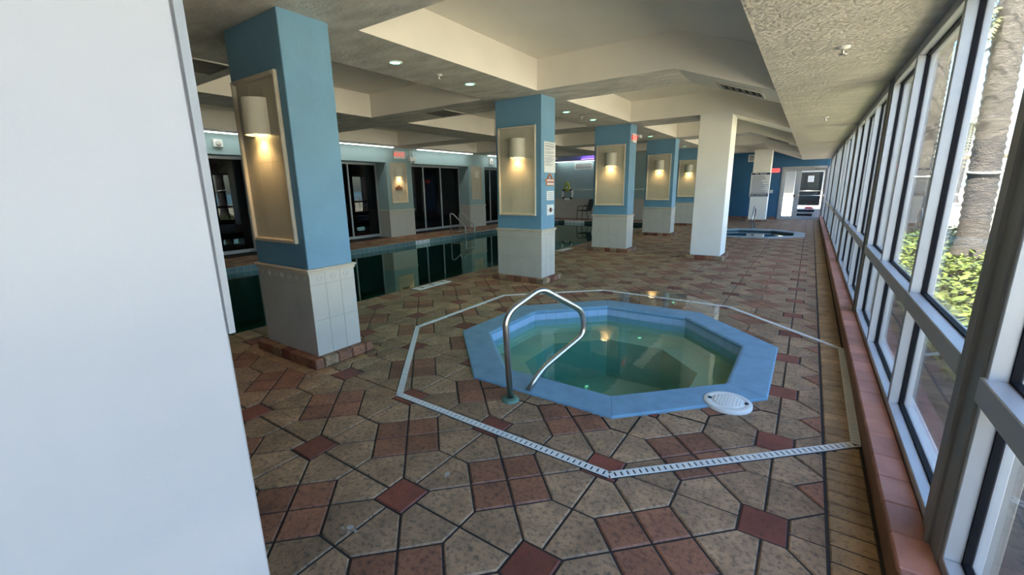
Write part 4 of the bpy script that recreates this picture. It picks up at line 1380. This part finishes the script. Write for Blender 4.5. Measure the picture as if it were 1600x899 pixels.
def palm(x, y, lean, h, r0, label, dangling, cable=True):
    t = thing('palm_tree', label, 'palm tree', (x,y,-.12), 'palm trees outside the windows')
    prof = []
    n = 130
    rp = random.Random(int(y*10))
    pts, rad = [], []
    for k in range(n):
        f = k/(n-1)
        z = -.12+h*f
        flare = .12*max(0, 1-f*12)
        pts.append((x+lean[0]*f*h, y+lean[1]*f*h, z)); rad.append(r0*(1.0-.12*f)+flare+(.014 if k % 2 else -.006)+rp.uniform(-.006,.006))
    q = MB(); q.tube(pts, rad, 22); q.build('trunk', M['trunk'], t)
    top = Vector(pts[-1])
    def frond(base, az, length, droop, rise, name='frond'):
        mb = MB()
        d = Vector((math.cos(az), math.sin(az), 0))
        rib = []
        for k in range(11):
            s = k/10
            rib.append(Vector(base)+d*(length*s*(1-.18*s*droop))+Vector((0,0,rise*length*s-droop*length*s*s)))
        mb.tube(rib, [.022-.018*k/10 for k in range(11)], 6)
        for k in range(1, 11):
            for sub in (0, .5):
                i = k-sub
                f = i/10
                p = rib[int(i)] if sub == 0 else (rib[k]+rib[k-1])/2
                tg = (rib[k]-rib[k-1]).normalized(); sd = tg.cross(Vector((0,0,1))).normalized() if abs(tg.z) < .98 else Vector((-d.y,d.x,0))
                L = length*.30*math.sin(PI*min(1,.15+f*.85))+.08
                for s in (-1,1):
                    e = p+sd*s*L*.8+tg*L*.5+Vector((0,0,-.22*L)); w = tg*.020
                    mb.face([p-w, p+w, (p+e)/2+w*1.2+Vector((0,0,.03*L)), e, (p+e)/2-w*.8+Vector((0,0,.03*L))], 0)
        mb.build(name, M['frond'], t)
    for k in range(16): frond(top, k*2*PI/16+.2*(k%2), 2.6, .75+.5*(k%3)/2, .9-.45*(k%3))
    for (zz, az, L, dr, ri) in dangling:
        f = (zz+.12)/h
        frond((x+lean[0]*f*h+r0*.8*math.cos(az), y+lean[1]*f*h+r0*.8*math.sin(az), zz), az, L, dr, ri)
    if cable:
        z = 1.70; f = (z+.12)/h
        cpts = [(x+lean[0]*f*h+(r0+.025)*math.cos(2*PI*k/24), y+lean[1]*f*h+(r0+.025)*math.sin(2*PI*k/24), z+.03*math.sin(2*PI*k/24)) for k in range(24)]
        q = MB(); q.tube(cpts, .018, 8, closed=True); q.build('cable', M['rope'], t)
dang = [(4.15, PI*1.0, .55, 1.6, .2), (4.0, PI*.9, .55, 1.8, .1), (4.2, PI*1.1, .6, 1.6, .2), (3.85, PI*1.0, .5, 1.7, 0), (4.1, PI*1.2, .6, 1.7, .1), (3.7, PI*.95, .45, 1.7, -.1), (4.3, PI*.97, .7, 1.5, .3), (4.25, PI*1.15, .7, 1.7, .1), (4.05, PI*1.05, .62, 1.5, .0)]
palm(2.50, 11.0, (-.030,-.01), 8.6, .20, 'palm with a white cable round its thick grey trunk, nearest outside the glass', dang)
palm(2.35, 15.6, (-.01,.01), 8.2, .20, 'second palm outside, its trunk seen through the next windows along', [(4.3,PI*1.0,.9,1.4,-.3),(4.6,PI*.8,1.0,1.5,-.2)])
palm(2.6, 20.5, (.01,.01), 8.0, .20, 'third palm outside, farthest along the window wall', [], False)
palm(9.0, 46.0, (.02,0), 5.6, .18, 'distant small palm by the beach pavilion', [], False)
# beach pavilion and fence far off
t = thing('beach_pavilion', 'distant flat-roofed timber pavilion on the beach beyond the palms', 'pavilion', (10.5,41,0))
q = MB(); q.box(7.7,14.0,38.5,43.5,3.0,3.25,0,bev=.03); q.build('roof', M['wood'], t)
for x in (8.3,13.4):
    for y in (39,43):
        q = MB(); q.box(x-.1,x+.1,y-.1,y+.1,-.1,3.0); q.build('post', M['wood'], t)
t = thing('beach_fence', 'low timber rail fence along the sand beyond the palms', 'fence', (11,30,0))
for k in range(9):
    q = MB(); q.box(5.0+k*1.6-.05,5.0+k*1.6+.05,29.95,30.05,-.1,1.0); q.build('post', M['wood'], t)
for z in (.45,.9):
    q = MB(); q.box(4.9,17.9,29.97,30.03,z-.05,z+.05); q.build('rail', M['wood'], t)
# pale wing of the building beyond the last windows
t = thing('building_wing', 'pale stucco wing of the building past the far end of the windows', 'building', (2.4,29.5,0))
q = MB(); q.box(1.1,3.6,28.0,31,-.12,3.6,0,bev=.01); q.build('wall', M['outwall'], t)
q = MB(); q.box(1.0,3.8,27.8,31.2,3.6,3.75,0,bev=.01); q.build('roof_edge', M['concrete'], t)
